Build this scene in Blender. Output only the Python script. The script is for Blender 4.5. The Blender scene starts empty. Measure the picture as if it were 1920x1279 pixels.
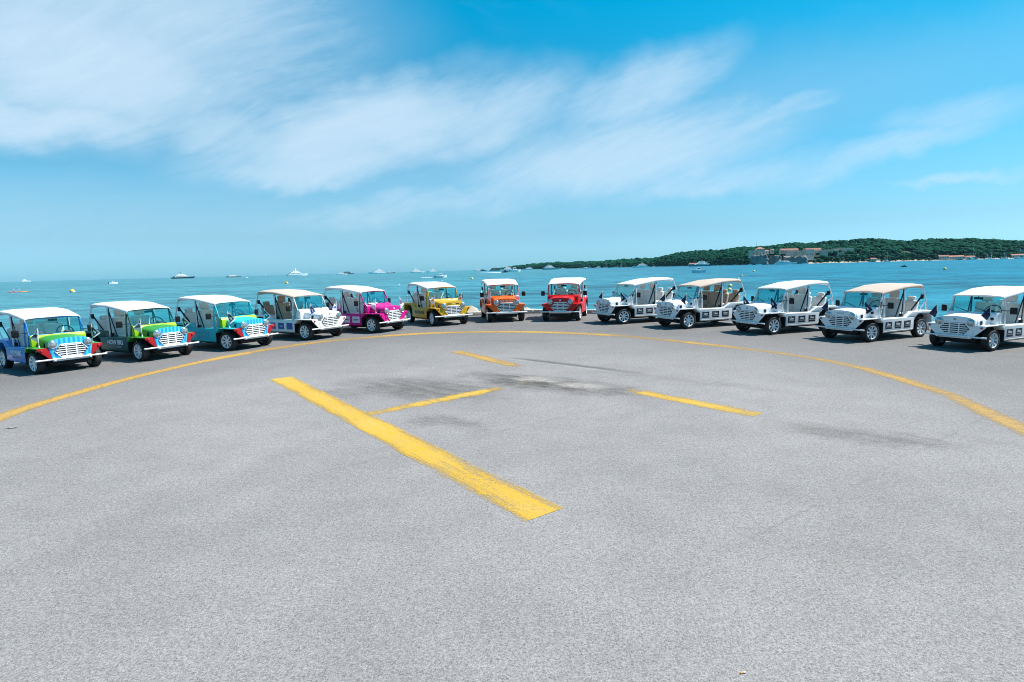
import bpy, bmesh, math, random
from mathutils import Vector, Matrix, noise as mnoise

random.seed(7)
sc = bpy.context.scene
COL = sc.collection
PI = math.pi
SEA_Z = -1.3

# ------------------------------------------------------------------ camera
cam_d = bpy.data.cameras.new('camera')
cam = bpy.data.objects.new('camera', cam_d)
COL.objects.link(cam)
cam_d.sensor_width = 36.0
cam_d.sensor_fit = 'HORIZONTAL'
cam_d.lens = 36.0 * 1060.0 / 1920.0
cam_d.clip_start = 0.05
cam_d.clip_end = 40000
PITCH, ROLL, CAM_H = 0.126545, -0.02478, 2.0656
fw = Vector((0, math.cos(PITCH), -math.sin(PITCH)))
up0 = Vector((0, math.sin(PITCH), math.cos(PITCH)))
rt0 = Vector((1, 0, 0))
e_r = rt0 * math.cos(ROLL) + up0 * math.sin(ROLL)
e_u = up0 * math.cos(ROLL) - rt0 * math.sin(ROLL)
cam.matrix_world = Matrix(((e_r.x, e_u.x, -fw.x, 0), (e_r.y, e_u.y, -fw.y, 0), (e_r.z, e_u.z, -fw.z, CAM_H), (0, 0, 0, 1)))
sc.camera = cam

# ------------------------------------------------------------------ light
SUN_EL, SUN_AZ = math.radians(55), math.radians(80)     # azimuth from +Y towards +X
sun_dir = Vector((math.sin(SUN_AZ) * math.cos(SUN_EL), math.cos(SUN_AZ) * math.cos(SUN_EL), math.sin(SUN_EL)))
sd = bpy.data.lights.new('sun', 'SUN')
sd.energy = 5.0
sd.angle = math.radians(0.53)
sd.color = (1.0, 0.955, 0.89)
sun = bpy.data.objects.new('sun', sd)
COL.objects.link(sun)
sun.rotation_euler = (-sun_dir).to_track_quat('-Z', 'Y').to_euler()
sun.location = sun_dir * 60

sc.view_settings.view_transform = 'Standard'
sc.view_settings.look = 'None'
sc.view_settings.gamma = 1.0
sc.view_settings.use_curve_mapping = False
sc.view_settings.exposure = 0.75
sc.render.engine = 'CYCLES'
sc.cycles.use_denoising = True
sc.cycles.denoising_prefilter = 'NONE'
sc.cycles.denoising_input_passes = 'RGB_ALBEDO_NORMAL'
sc.cycles.max_bounces = 8
sc.cycles.transparent_max_bounces = 12
sc.cycles.volume_bounces = 0
sc.cycles.filter_width = 1.0
sc.cycles.caustics_reflective = False
sc.cycles.caustics_refractive = False
sc.cycles.sample_clamp_indirect = 4.0


# ------------------------------------------------------------------ node helpers
class NT:
    def __init__(s, tree):
        s.t = tree; s.n = tree.nodes; s.l = tree.links
    def node(s, typ, **kw):
        n = s.n.new(typ)
        for k, v in kw.items():
            setattr(n, k, v)
        return n
    def put(s, sock, v):
        if hasattr(v, 'is_linked') or isinstance(v, bpy.types.NodeSocket):
            s.l.new(v, sock)
        else:
            sock.default_value = v
    def math(s, op, a, b=None, c=None, clamp=False):
        n = s.node('ShaderNodeMath', operation=op); n.use_clamp = clamp
        s.put(n.inputs[0], a)
        if b is not None: s.put(n.inputs[1], b)
        if c is not None: s.put(n.inputs[2], c)
        return n.outputs[0]
    def vmath(s, op, a, b=None):
        n = s.node('ShaderNodeVectorMath', operation=op)
        s.put(n.inputs[0], a)
        if b is not None: s.put(n.inputs[1], b)
        return n.outputs['Value'] if op in ('LENGTH', 'DISTANCE', 'DOT_PRODUCT') else n.outputs[0]
    def mapping(s, vec, loc=(0, 0, 0), rot=(0, 0, 0), scale=(1, 1, 1), typ='POINT'):
        n = s.node('ShaderNodeMapping', vector_type=typ)
        s.l.new(vec, n.inputs['Vector'])
        n.inputs['Location'].default_value = loc
        n.inputs['Rotation'].default_value = rot
        n.inputs['Scale'].default_value = scale
        return n.outputs[0]
    def noise(s, vec, scale, detail=4, rough=0.55, dist=0.0, col=False, typ=None, lac=2.0):
        n = s.node('ShaderNodeTexNoise')
        if typ: n.noise_type = typ
        s.l.new(vec, n.inputs['Vector'])
        n.inputs['Scale'].default_value = scale
        n.inputs['Detail'].default_value = detail
        n.inputs['Roughness'].default_value = rough
        n.inputs['Lacunarity'].default_value = lac
        n.inputs['Distortion'].default_value = dist
        return n.outputs['Color' if col else 'Fac']
    def range(s, v, a, b, c=0.0, d=1.0, smooth=False):
        n = s.node('ShaderNodeMapRange')
        n.interpolation_type = 'SMOOTHSTEP' if smooth else 'LINEAR'
        n.clamp = True
        s.put(n.inputs[0], v)
        for i, x in enumerate((a, b, c, d)): s.put(n.inputs[i + 1], x)
        return n.outputs[0]
    def mix(s, fac, a, b, blend='MIX'):
        n = s.node('ShaderNodeMix', data_type='RGBA', blend_type=blend)
        s.put(n.inputs[0], fac)
        for sock, v in ((n.inputs[6], a), (n.inputs[7], b)):
            if isinstance(v, (tuple, list)): v = tuple(v) + ((1,) if len(v) == 3 else ())
            s.put(sock, v)
        return n.outputs[2]
    def xyz(s, vec):
        n = s.node('ShaderNodeSeparateXYZ'); s.l.new(vec, n.inputs[0]); return n.outputs
    def comb(s, x, y, z):
        n = s.node('ShaderNodeCombineXYZ')
        for i, v in enumerate((x, y, z)): s.put(n.inputs[i], v)
        return n.outputs[0]
    def bump(s, h, strength, dist):
        n = s.node('ShaderNodeBump')
        s.l.new(h, n.inputs['Height']); n.inputs['Strength'].default_value = strength; n.inputs['Distance'].default_value = dist
        return n.outputs[0]


# ------------------------------------------------------------------ sky
world = bpy.data.worlds.new('World')
sc.world = world
world.use_nodes = True
W = NT(world.node_tree)
W.n.clear()
sky = W.node('ShaderNodeTexSky', sky_type='NISHITA')
sky.sun_disc = False
sky.sun_elevation = SUN_EL
sky.sun_rotation = SUN_AZ
sky.altitude = 0
sky.air_density = 1.0
sky.dust_density = 0.5
sky.ozone_density = 2.5
tc = W.node('ShaderNodeTexCoord')
gx, gy, gz = W.xyz(tc.outputs['Generated'])
den = W.math('MAXIMUM', W.math('ADD', gy, 1.0), 0.02)
uv = W.comb(W.math('DIVIDE', gx, den), W.math('DIVIDE', gz, den), 0.0)     # sky directions, stereographic about +Y
def wobble(scale, amount, detail=4):
    n_ = W.vmath('SUBTRACT', W.noise(uv, scale, detail, 0.6, col=True), (0.5, 0.5, 0.5))
    k_ = W.node('ShaderNodeVectorMath', operation='SCALE'); W.l.new(n_, k_.inputs[0]); k_.inputs['Scale'].default_value = amount
    return k_.outputs[0]
uvw = W.vmath('ADD', W.vmath('ADD', uv, wobble(6.0, 0.050)), wobble(28.0, 0.020, 6))
CLOUDS = [  # centre u, v, half-length, half-height, tilt deg, amount
    (-0.312, 0.161, 0.137, 0.064, -2, 1.0), (-0.348, 0.117, 0.113, 0.023, 1, 0.95), (-0.225, 0.117, 0.054, 0.030, 2, 0.7), (-0.119, 0.115, 0.149, 0.039, 11, 0.95),
    (-0.022, 0.124, 0.102, 0.031, 13, 0.75), (-0.155, 0.091, 0.103, 0.021, 5, 0.9), (0.089, 0.093, 0.146, 0.037, 7, 0.85), (0.110, 0.140, 0.082, 0.026, 14, 0.75),
    (0.182, 0.103, 0.085, 0.011, 19, 0.65), (-0.047, 0.061, 0.192, 0.019, 7, 0.5), (0.155, 0.073, 0.128, 0.016, 2, 0.55), (0.290, 0.083, 0.079, 0.012, 17, 0.55),
    (0.331, 0.108, 0.051, 0.013, 8, 0.4), (0.343, 0.059, 0.040, 0.004, 6, 0.45), (-0.131, 0.170, 0.089, 0.021, -31, 0.25),
    (-0.26, 0.050, 0.50, 0.045, 3, 0.22), (0.0, 0.100, 0.45, 0.045, 8, 0.24), (-0.30, 0.19, 0.20, 0.09, -4, 0.85),
    (-0.62, 0.20, 0.20, 0.08, -8, 0.9), (0.62, 0.16, 0.16, 0.03, 10, 0.5), (0.10, 0.52, 0.34, 0.06, 14, 0.4), (-0.45, 0.62, 0.30, 0.08, -10, 0.6),
]
tot = None
for (cu, cv, a, b, deg, amt) in CLOUDS:
    m = W.mapping(uvw, (cu, cv, 0), (0, 0, math.radians(deg)), (a, b, 1), 'TEXTURE')
    v = W.range(W.vmath('LENGTH', m), 1.40, 0.20, 0.0, amt, True)
    tot = v if tot is None else W.math('MAXIMUM', tot, v)
uvs = W.vmath('ADD', uv, wobble(2.6, 0.07, 2))
n1 = W.noise(W.mapping(uvs, (0, 0, 0), (0, 0, math.radians(14)), (1 / 7.0, 1 / 26.0, 1.0), 'TEXTURE'), 1.3, 8, 0.6, 0.4)
n2 = W.noise(W.mapping(uvs, (3.1, 1.7, 0), (0, 0, math.radians(19)), (1 / 11.0, 1 / 80.0, 1), 'TEXTURE'), 1.3, 8, 0.62, 0.6)
n3 = W.noise(W.mapping(uvs, (7.7, 2.9, 0), (0, 0, math.radians(24)), (1 / 34.0, 1 / 120.0, 1), 'TEXTURE'), 1.0, 6, 0.65, 0.8)
fib = W.math('ADD', W.math('MULTIPLY', W.math('SUBTRACT', n3, 0.5), 0.38), W.math('ADD', W.math('MULTIPLY', W.math('SUBTRACT', n1, 0.5), 0.52), W.math('MULTIPLY', W.math('SUBTRACT', n2, 0.5), 0.50)))
win = W.range(tot, 0.10, 0.55, 0.0, 1.0, True)
cl = W.math('ADD', W.math('MULTIPLY', tot, 0.95), W.math('MULTIPLY', W.math('MULTIPLY', fib, win), W.range(tot, 0.3, 0.95, 1.15, 0.40)), clamp=True)
thin = W.range(W.noise(W.mapping(uvw, (1.3, 4.2, 0), (0, 0, -0.25), (3.0, 12.0, 1)), 1.2, 7, 0.6, 0.5), 0.52, 0.9, 0, 0.16, True)
cl = W.math('MAXIMUM', cl, thin)
cl = W.math('MULTIPLY', cl, W.range(gz, 0.0, 0.08, 0.0, 1.0, True), clamp=True)
ramp = W.node('ShaderNodeValToRGB')
W.l.new(W.math('MULTIPLY', gz, 1.0, clamp=True), ramp.inputs[0])
stops = [(0.0, (0.58, 1.36, 2.25)), (0.03, (0.64, 1.24, 1.90)), (0.06, (0.64, 1.12, 1.50)), (0.09, (0.64, 1.20, 1.44)), (0.14, (0.56, 1.30, 1.48)), (0.21, (0.44, 1.34, 1.45)), (0.31, (0.12, 1.40, 1.55)), (0.40, (0.0, 1.58, 1.76)), (1.0, (0.03, 1.45, 1.65))]
el = ramp.color_ramp.elements
while len(el) < len(stops): el.new(0.5)
for e_, (p_, c_) in zip(el, stops):
    e_.position = p_; e_.color = tuple(x_ / 3.3 for x_ in c_) + (1,)
skyc = W.mix(1.0, sky.outputs[0], ramp.outputs[0], 'MULTIPLY')
sc2 = W.node('ShaderNodeVectorMath', operation='SCALE'); W.l.new(skyc, sc2.inputs[0]); sc2.inputs['Scale'].default_value = 3.3
skyc = W.mix(W.math('MULTIPLY', cl, 0.88), sc2.outputs[0], (6.9, 8.9, 10.6))
bg = W.node('ShaderNodeBackground')
W.l.new(skyc, bg.inputs[0])
bg.inputs[1].default_value = 0.0565
world.cycles.sampling_method = 'MANUAL'
world.cycles.sample_map_resolution = 256
wo = W.node('ShaderNodeOutputWorld')
W.l.new(bg.outputs[0], wo.inputs[0])


# ------------------------------------------------------------------ materials
def new_mat(name):
    m = bpy.data.materials.new(name)
    m.use_nodes = True
    t = NT(m.node_tree)
    t.n.clear()
    out = t.node('ShaderNodeOutputMaterial')
    p = t.node('ShaderNodeBsdfPrincipled')
    t.l.new(p.outputs[0], out.inputs[0])
    return m, t, p, out

def simple(name, col, rough=0.5, metal=0.0, coat=0.0, var=0.10, vscale=6.0, bump=0.0, bscale=40.0, spec=0.5):
    m, t, p, out = new_mat(name)
    g = t.node('ShaderNodeTexCoord').outputs['Object']
    nz = t.noise(g, vscale, 5, 0.6)
    f = t.range(nz, 0.3, 0.7, 1.0 - var, 1.0 + var * 0.5)
    cc = t.node('ShaderNodeVectorMath', operation='SCALE')
    cc.inputs[0].default_value = col[:3]
    t.l.new(f, cc.inputs['Scale'])
    t.l.new(cc.outputs[0], p.inputs['Base Color'])
    t.put(p.inputs['Roughness'], t.range(t.noise(g, vscale * 3, 3), 0.3, 0.7, max(rough - 0.06, 0.02), min(rough + 0.08, 1)))
    p.inputs['Metallic'].default_value = metal
    p.inputs['Coat Weight'].default_value = coat
    p.inputs['Coat Roughness'].default_value = 0.08
    p.inputs['Specular IOR Level'].default_value = spec
    if bump:
        t.l.new(t.bump(t.noise(g, bscale, 4), bump, 0.01), p.inputs['Normal'])
    return m

MAT = {}
def paint(key, col):
    MAT[key] = simple(key, col, 0.40, 0.0, 0.12, 0.06, 3.0, spec=0.3)
paint('paint_blue', (0.012, 0.20, 0.60))
paint('paint_green', (0.008, 0.075, 0.06))
paint('paint_turquoise', (0.02, 0.50, 0.60))
paint('paint_white', (0.78, 0.79, 0.80))
paint('paint_pink', (0.5084, 0.0066, 0.2132))
paint('paint_yellow', (0.5904, 0.3444, 0.0098))
paint('paint_orange', (0.78, 0.115, 0.006))
paint('paint_red', (0.55, 0.004, 0.005))
paint('paint_lime', (0.3116, 0.5084, 0.0123))
paint('paint_leaf', (0.03, 0.26, 0.03))
paint('paint_scarlet', (0.36, 0.007, 0.010))
MAT['white_tube'] = simple('white_tube', (0.78, 0.79, 0.80), 0.35, 0, 0.3, 0.04)
MAT['tyre'] = simple('tyre', (0.018, 0.018, 0.02), 0.75, bump=0.3, bscale=90)
MAT['rim'] = simple('rim', (0.78, 0.79, 0.81), 0.35, 0.1, 0.2, 0.08)
MAT['black_plastic'] = simple('black_plastic', (0.006, 0.0065, 0.008), 0.45, spec=0.3)
MAT['black_under'] = simple('black_under', (0.010, 0.011, 0.012), 0.8, var=0.3)
MAT['strap'] = simple('strap', (0.012, 0.013, 0.016), 0.8)
MAT['chrome'] = simple('chrome', (0.75, 0.77, 0.78), 0.18, 0.9, 0, 0.05)
MAT['lens'] = simple('lens', (0.46, 0.52, 0.54), 0.12, 0.6, 0.9, 0.7, 38)
MAT['lamp_red'] = simple('lamp_red', (0.42, 0.02, 0.015), 0.2, 0, 0.6)
MAT['lamp_amber'] = simple('lamp_amber', (0.65, 0.16, 0.01), 0.2, 0, 0.6)
def canvas(name, col):
    m = simple(name, col, 0.85, var=0.06, vscale=2.2, bump=0.35, bscale=5, spec=0.2)
    t = NT(m.node_tree)
    p = next(x for x in t.n if x.type == 'BSDF_PRINCIPLED'); out = next(x for x in t.n if x.type == 'OUTPUT_MATERIAL')
    tl = t.node('ShaderNodeBsdfTranslucent'); tl.inputs[0].default_value = tuple(min(c * 1.05, 0.9) for c in col) + (1,)
    mx = t.node('ShaderNodeMixShader'); mx.inputs[0].default_value = 0.34
    t.l.new(p.outputs[0], mx.inputs[1]); t.l.new(tl.outputs[0], mx.inputs[2]); t.l.new(mx.outputs[0], out.inputs[0])
    return m
MAT['canvas_white'] = canvas('canvas_white', (0.86, 0.86, 0.86))
MAT['canvas_beige'] = canvas('canvas_beige', (0.70, 0.575, 0.495))
MAT['seat_grey'] = simple('seat_grey', (0.70, 0.69, 0.66), 0.6, var=0.1, bump=0.3, bscale=12)
MAT['seat_tan'] = simple('seat_tan', (0.46, 0.35, 0.26), 0.6, var=0.1, bump=0.3, bscale=12)
MAT['decal_blue'] = simple('decal_blue', (0.008, 0.07, 0.33), 0.4)
MAT['decal_navy'] = simple('decal_navy', (0.006, 0.014, 0.028), 0.4)
MAT['decal_pale'] = simple('decal_pale', (0.55, 0.62, 0.76), 0.5)
MAT['ink_white'] = simple('ink_white', (0.78, 0.80, 0.82), 0.5)
MAT['ink_grey'] = simple('ink_grey', (0.30, 0.33, 0.36), 0.5)
MAT['ink_dark'] = simple('ink_dark', (0.02, 0.02, 0.018), 0.5)
MAT['flag_teal'] = simple('flag_teal', (0.006, 0.05, 0.07), 0.8)
MAT['flag_navy'] = simple('flag_navy', (0.008, 0.016, 0.05), 0.8)
MAT['flag_violet'] = simple('flag_violet', (0.06, 0.055, 0.32), 0.8)
MAT['flag_white'] = simple('flag_white', (0.74, 0.74, 0.78), 0.8)
MAT['flag_orange'] = simple('flag_orange', (0.55, 0.13, 0.02), 0.8)
MAT['flag_pink'] = simple('flag_pink', (0.75, 0.52, 0.56), 0.8)
MAT['towel'] = simple('towel', (0.75, 0.75, 0.78), 0.9)

def stripe_mat():
    m, t, p, out = new_mat('paint_stripes')
    g = t.node('ShaderNodeTexCoord').outputs['Object']
    x = t.xyz(g)[0]
    s = t.math('SINE', t.math('MULTIPLY', x, 62.0))
    f = t.range(s, -0.25, 0.25, 0, 1)
    c = t.mix(f, (0.012, 0.26, 0.60), (0.05, 0.50, 0.82))
    t.l.new(c, p.inputs['Base Color'])
    p.inputs['Roughness'].default_value = 0.35
    p.inputs['Coat Weight'].default_value = 0.3
    return m
MAT['paint_stripes'] = stripe_mat()

def glass_mat():
    m, t, p, out = new_mat('tinted_glass')
    t.n.remove(p)
    tr = t.node('ShaderNodeBsdfTransparent'); tr.inputs[0].default_value = (0.74, 0.95, 0.92, 1)
    gl = t.node('ShaderNodeBsdfGlossy'); gl.inputs['Roughness'].default_value = 0.02
    lw = t.node('ShaderNodeLayerWeight'); lw.inputs[0].default_value = 0.35
    f = t.range(lw.outputs['Fresnel'], 0.0, 1.0, 0.04, 0.5)
    mx = t.node('ShaderNodeMixShader')
    t.l.new(f, mx.inputs[0]); t.l.new(tr.outputs[0], mx.inputs[1]); t.l.new(gl.outputs[0], mx.inputs[2])
    t.l.new(mx.outputs[0], out.inputs[0])
    return m
MAT['glass'] = glass_mat()

def pane_mat():
    m, t, p, out = new_mat('clouded_vinyl')
    p.inputs['Base Color'].default_value = (0.55, 0.60, 0.62, 1)
    p.inputs['Roughness'].default_value = 0.25
    g = t.node('ShaderNodeTexCoord').outputs['Object']
    tr = t.node('ShaderNodeBsdfTransparent'); tr.inputs[0].default_value = (0.9, 0.95, 0.96, 1)
    mx = t.node('ShaderNodeMixShader')
    t.l.new(t.range(t.noise(g, 9, 4), 0.3, 0.7, 0.25, 0.5), mx.inputs[0])
    t.l.new(tr.outputs[0], mx.inputs[1]); t.l.new(p.outputs[0], mx.inputs[2])
    t.l.new(mx.outputs[0], out.inputs[0])
    return m
MAT['vinyl'] = pane_mat()

def asphalt_mat():
    m, t, p, out = new_mat('asphalt')
    g = t.node('ShaderNodeTexCoord').outputs['Object']
    x, y, z = t.xyz(g)
    fine = t.noise(g, 150, 3, 0.8)
    mid = t.noise(g, 62, 3, 0.75)
    coarse = t.noise(g, 21, 2, 0.8)
    vor = t.node('ShaderNodeTexVoronoi'); t.l.new(g, vor.inputs['Vector']); vor.inputs['Scale'].default_value = 70
    big = t.noise(g, 0.35, 6, 0.6)
    patch = t.noise(g, 1.7, 6, 0.65)
    grit = t.math('ADD', t.math('MULTIPLY', fine, 0.48), t.math('ADD', t.math('MULTIPLY', mid, 0.38), t.math('MULTIPLY', coarse, 0.14)))
    grit = t.range(grit, 0.39, 0.61, 0.0, 1.0)
    base = t.mix(grit, (0.088, 0.0820, 0.0815), (0.420, 0.392, 0.384))
    stone = t.range(vor.outputs['Color'], 0.72, 0.95, 0, 1)
    base = t.mix(t.math('MULTIPLY', stone, 0.35), base, (0.364, 0.364, 0.371))
    # browner, darker surface outwards from the near ground
    dx = t.math('ADD', x, 0.6); dy = t.math('SUBTRACT', y, 5.0)
    rad = t.math('SQRT', t.math('ADD', t.math('MULTIPLY', dx, dx), t.math('MULTIPLY', t.math('MULTIPLY', dy, dy), 0.70)))
    outer_mix = t.range(t.math('ADD', rad, t.math('MULTIPLY', t.math('SUBTRACT', patch, 0.5), 3.5)), 5.5, 12.5, 0, 1, True)
    base = t.mix(t.math('MULTIPLY', outer_mix, 0.75), base, t.mix(grit, (0.056, 0.0535, 0.0535), (0.222, 0.212, 0.208)))
    tone = t.math('ADD', t.range(big, 0.3, 0.7, 0.76, 0.94), t.range(patch, 0.3, 0.7, -0.08, 0.07))
    def blob(cx, cy, a, b, ang, lo=1.05, hi=0.30, wob=1.0):
        vv = t.mapping(t.vmath('ADD', g, t.vmath('MULTIPLY', t.vmath('SUBTRACT', t.noise(g, 2.2, 6, 0.7, col=True), (0.5, 0.5, 0.5)), (wob, wob, 0))), (cx, cy, 0), (0, 0, ang), (a, b, 1), 'TEXTURE')
        vx, vy, vz = t.xyz(vv)
        return t.range(t.math('SQRT', t.math('ADD', t.math('MULTIPLY', vx, vx), t.math('MULTIPLY', vy, vy))), lo, hi, 0, 1, True)
    dark = None
    for args, k in (((0.55, 10.1, 2.3, 0.75, -0.62), 0.86), ((-1.6, 9.9, 2.2, 1.1, -0.5), 0.60), ((4.1, 6.55, 1.2, 0.42, -0.55), 0.46),
                    ((-0.9, 7.6, 0.9, 0.35, -0.6), 0.42), ((-2.9, 9.6, 0.8, 0.5, -0.6), 0.34), ((0.9, 16.2, 2.2, 0.4, -0.1), 0.16), ((3.2, 9.9, 2.6, 0.35, -0.7), 0.15), ((-6.5, 12.5, 1.2, 0.7, 0.9), 0.10)):
        b_ = t.math('MULTIPLY', blob(*args), k)
        dark = b_ if dark is None else t.math('MAXIMUM', dark, b_)
    dark = t.math('MULTIPLY', dark, t.range(t.noise(t.mapping(g, (0, 0, 0), (0, 0, -0.6), (1 / 1.8, 1 / 6.0, 1), 'TEXTURE'), 1.0, 7, 0.72), 0.36, 0.60, 0.35, 1.15))
    stain_grain = t.range(grit, 0.15, 0.80, 1.25, 0.72)
    base = t.mix(t.math('MULTIPLY', dark, stain_grain, clamp=True), base, (0.056, 0.047, 0.040))
    pale = t.math('MAXIMUM', blob(0.46, 10.42, 0.62, 0.34, -0.5, wob=0.9), blob(1.20, 9.78, 0.66, 0.34, -0.45, wob=0.6))
    base = t.mix(t.math('MULTIPLY', pale, t.range(t.noise(g, 8, 5, 0.7), 0.3, 0.6, 0.35, 0.95)), base, (0.36, 0.325, 0.30))
    # the lifted seam: shaded and lit edge painted as dark and pale streaks
    seam = t.mapping(t.vmath('ADD', g, t.vmath('MULTIPLY', t.vmath('SUBTRACT', t.noise(g, 1.6, 5, 0.6, col=True), (0.5, 0.5, 0.5)), (0, 0.16, 0))), (0.92, 12.12, 0), (0, 0, -0.754), (1, 1, 1), 'TEXTURE')
    sx, sy, sz = t.xyz(seam)
    along = t.math('MULTIPLY', t.range(sx, -1.65, -0.7, 0, 1, True), t.range(sx, 1.0, 2.3, 1, 0, True))
    sdark = t.math('MULTIPLY', t.math('MULTIPLY', t.range(t.math('ABSOLUTE', t.math('SUBTRACT', sy, 0.10)), 0.0, 0.20, 1, 0), along), 0.65)
    spale = t.math('MULTIPLY', t.math('MULTIPLY', t.range(t.math('ABSOLUTE', t.math('ADD', sy, 0.05)), 0.0, 0.07, 1, 0), along), 0.6)
    base = t.mix(sdark, base, (0.049, 0.0476, 0.0462))
    base = t.mix(spale, base, (0.35, 0.343, 0.329))
    # hairline cracks
    cr = t.node('ShaderNodeTexVoronoi', feature='DISTANCE_TO_EDGE')
    t.l.new(t.vmath('ADD', t.mapping(g, (2.7, 1.1, 0), (0, 0, 0.5), (0.16, 0.24, 1)), t.vmath('MULTIPLY', t.noise(g, 1.3, 6, 0.65, col=True), (0.22, 0.22, 0))), cr.inputs['Vector'])
    cr.inputs['Scale'].default_value = 1.0
    crack = t.math('MULTIPLY', t.range(cr.outputs[0], 0.0, 0.0035, 1, 0), t.range(t.noise(g, 0.6, 4), 0.52, 0.66, 0, 0.28))
    base = t.mix(crack, base, (0.06, 0.06, 0.06))
    lane = t.mapping(t.vmath('ADD', g, t.vmath('MULTIPLY', t.vmath('SUBTRACT', t.noise(g, 0.8, 5, 0.6, col=True), (0.5, 0.5, 0.5)), (0.10, 0.10, 0))), (0.6, 1.0, 0), (0, 0, 0.62), (3.6, 3.6, 1), 'TEXTURE')
    lx = t.math('ABSOLUTE', t.math('SUBTRACT', t.math('FRACT', t.xyz(lane)[1]), 0.5))
    joint = t.math('MULTIPLY', t.range(lx, 0.0, 0.010, 1, 0), t.range(t.noise(g, 1.1, 5, 0.7), 0.42, 0.62, 0.0, 0.22))
    base = t.mix(joint, base, (0.085, 0.078, 0.070))
    rust = t.math('MULTIPLY', t.range(t.noise(t.mapping(g, (5, 2, 0), (0, 0, 0), (1.0, 1.0, 1)), 1.3, 7, 0.7), 0.62, 0.74, 0, 0.30), t.range(grit, 0.2, 0.7, 1, 0.3))
    base = t.mix(rust, base, (0.13, 0.10, 0.065))
    sc_ = t.node('ShaderNodeVectorMath', operation='SCALE')
    t.l.new(base, sc_.inputs[0]); t.l.new(tone, sc_.inputs['Scale'])
    t.l.new(sc_.outputs[0], p.inputs['Base Color'])
    p.inputs['Roughness'].default_value = 0.9
    p.inputs['Specular IOR Level'].default_value = 0.25
    h = t.math('ADD', t.math('MULTIPLY', vor.outputs['Distance'], 0.6), t.math('MULTIPLY', grit, 0.8))
    t.l.new(t.bump(h, 0.25, 0.004), p.inputs['Normal'])
    return m
MAT['asphalt'] = asphalt_mat()

def roadpaint_mat(name, c1, c2, wear):
    m, t, p, out = new_mat(name)
    g = t.node('ShaderNodeTexCoord').outputs['Object']
    a = t.noise(g, 55, 4, 0.7)
    b = t.noise(g, 2.3, 6, 0.65)
    c = t.noise(g, 11, 5, 0.7)
    at = t.node('ShaderNodeAttribute'); at.attribute_name = 'wear'
    st = t.noise(t.mapping(g, (0, 0, 0), (0, 0, math.radians(-54)), (1 / 1.6, 1 / 16.0, 1), 'TEXTURE'), 1.0, 6, 0.7)
    worn = t.math('ADD', t.math('MULTIPLY', a, 0.50), t.math('ADD', t.math('MULTIPLY', b, 0.12), t.math('ADD', t.math('MULTIPLY', c, 0.10), t.math('MULTIPLY', st, 0.32))))
    k = t.range(t.math('ADD', worn, t.math('MULTIPLY', at.outputs['Fac'], 0.34)), wear, wear + 0.15, 1, 0)
    col = t.mix(t.range(t.math('ADD', t.math('MULTIPLY', b, 0.4), t.math('MULTIPLY', st, 0.6)), 0.38, 0.62), c1, c2)
    sc_ = t.node('ShaderNodeVectorMath', operation='SCALE')
    t.l.new(col, sc_.inputs[0]); t.l.new(t.range(a, 0.3, 0.7, 0.78, 1.08), sc_.inputs['Scale'])
    t.l.new(sc_.outputs[0], p.inputs['Base Color'])
    p.inputs['Roughness'].default_value = 0.75
    p.inputs['Specular IOR Level'].default_value = 0.3
    t.l.new(t.bump(t.noise(g, 70, 3), 0.5, 0.004), p.inputs['Normal'])
    tr = t.node('ShaderNodeBsdfTransparent')
    mx = t.node('ShaderNodeMixShader')
    t.l.new(k, mx.inputs[0]); t.l.new(tr.outputs[0], mx.inputs[1]); t.l.new(p.outputs[0], mx.inputs[2])
    t.l.new(mx.outputs[0], out.inputs[0])
    return m
MAT['roadpaint'] = roadpaint_mat('road_paint_yellow', (0.52, 0.305, 0.018), (0.53, 0.345, 0.085), 0.500)
MAT['roadpaint_old'] = roadpaint_mat('road_paint_worn', (0.45, 0.26, 0.045), (0.46, 0.29, 0.10), 0.490)

def sea_mat():
    m, t, p, out = new_mat('sea_water')
    g = t.node('ShaderNodeTexCoord').outputs['Object']
    gust = t.noise(t.mapping(g, scale=(0.010, 0.022, 1)), 1.0, 6, 0.6, 0.4)
    ripple_tone = t.noise(t.mapping(g, scale=(0.10, 0.15, 1)), 1.0, 9, 0.80, 0.4)
    x, y, z = t.xyz(g)
    # shallower, bluer water towards the island side
    side = t.range(t.math('ADD', t.math('SUBTRACT', x, t.math('MULTIPLY', y, 0.12)), t.math('MULTIPLY', gust, 30)), -60, 110, 0, 1, True)
    ripple_dark = t.mix(side, (0.004, 0.052, 0.072), (0., 0.037, 0.0666))
    ripple_lite = t.mix(side, (0.052, 0.250, 0.300), (0.004, 0.170, 0.255))
    f = t.math('ADD', t.math('MULTIPLY', t.range(gust, 0.34, 0.62), 0.30), t.math('MULTIPLY', t.range(ripple_tone, 0.41, 0.56), 0.74))  # dark and bright of the ripples painted into the water colour
    t.l.new(t.mix(f, ripple_dark, ripple_lite), p.inputs['Base Color'])
    p.inputs['Roughness'].default_value = 0.30
    p.inputs['IOR'].default_value = 1.33
    p.inputs['Specular IOR Level'].default_value = 0.17
    w1 = t.noise(t.mapping(g, rot=(0, 0, 0.25), scale=(0.25, 0.55, 1)), 1.0, 8, 0.62, 0.3)
    w2 = t.noise(t.mapping(g, rot=(0, 0, -0.15), scale=(0.05, 0.12, 1)), 1.0, 4, 0.5)
    h = t.math('ADD', t.math('MULTIPLY', w1, 0.45), t.math('MULTIPLY', w2, 1.2))
    t.l.new(t.bump(h, 1.0, 0.9), p.inputs['Normal'])
    return m
MAT['sea'] = sea_mat()
MAT['foam'] = simple('foam', (0.80, 0.84, 0.86), 0.8, var=0.2, vscale=2)
MAT['kerb_stone'] = simple('kerb_stone', (0.4756, 0.4469, 0.4018), 0.85, var=0.25, vscale=5, bump=0.5, bscale=20)
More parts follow.
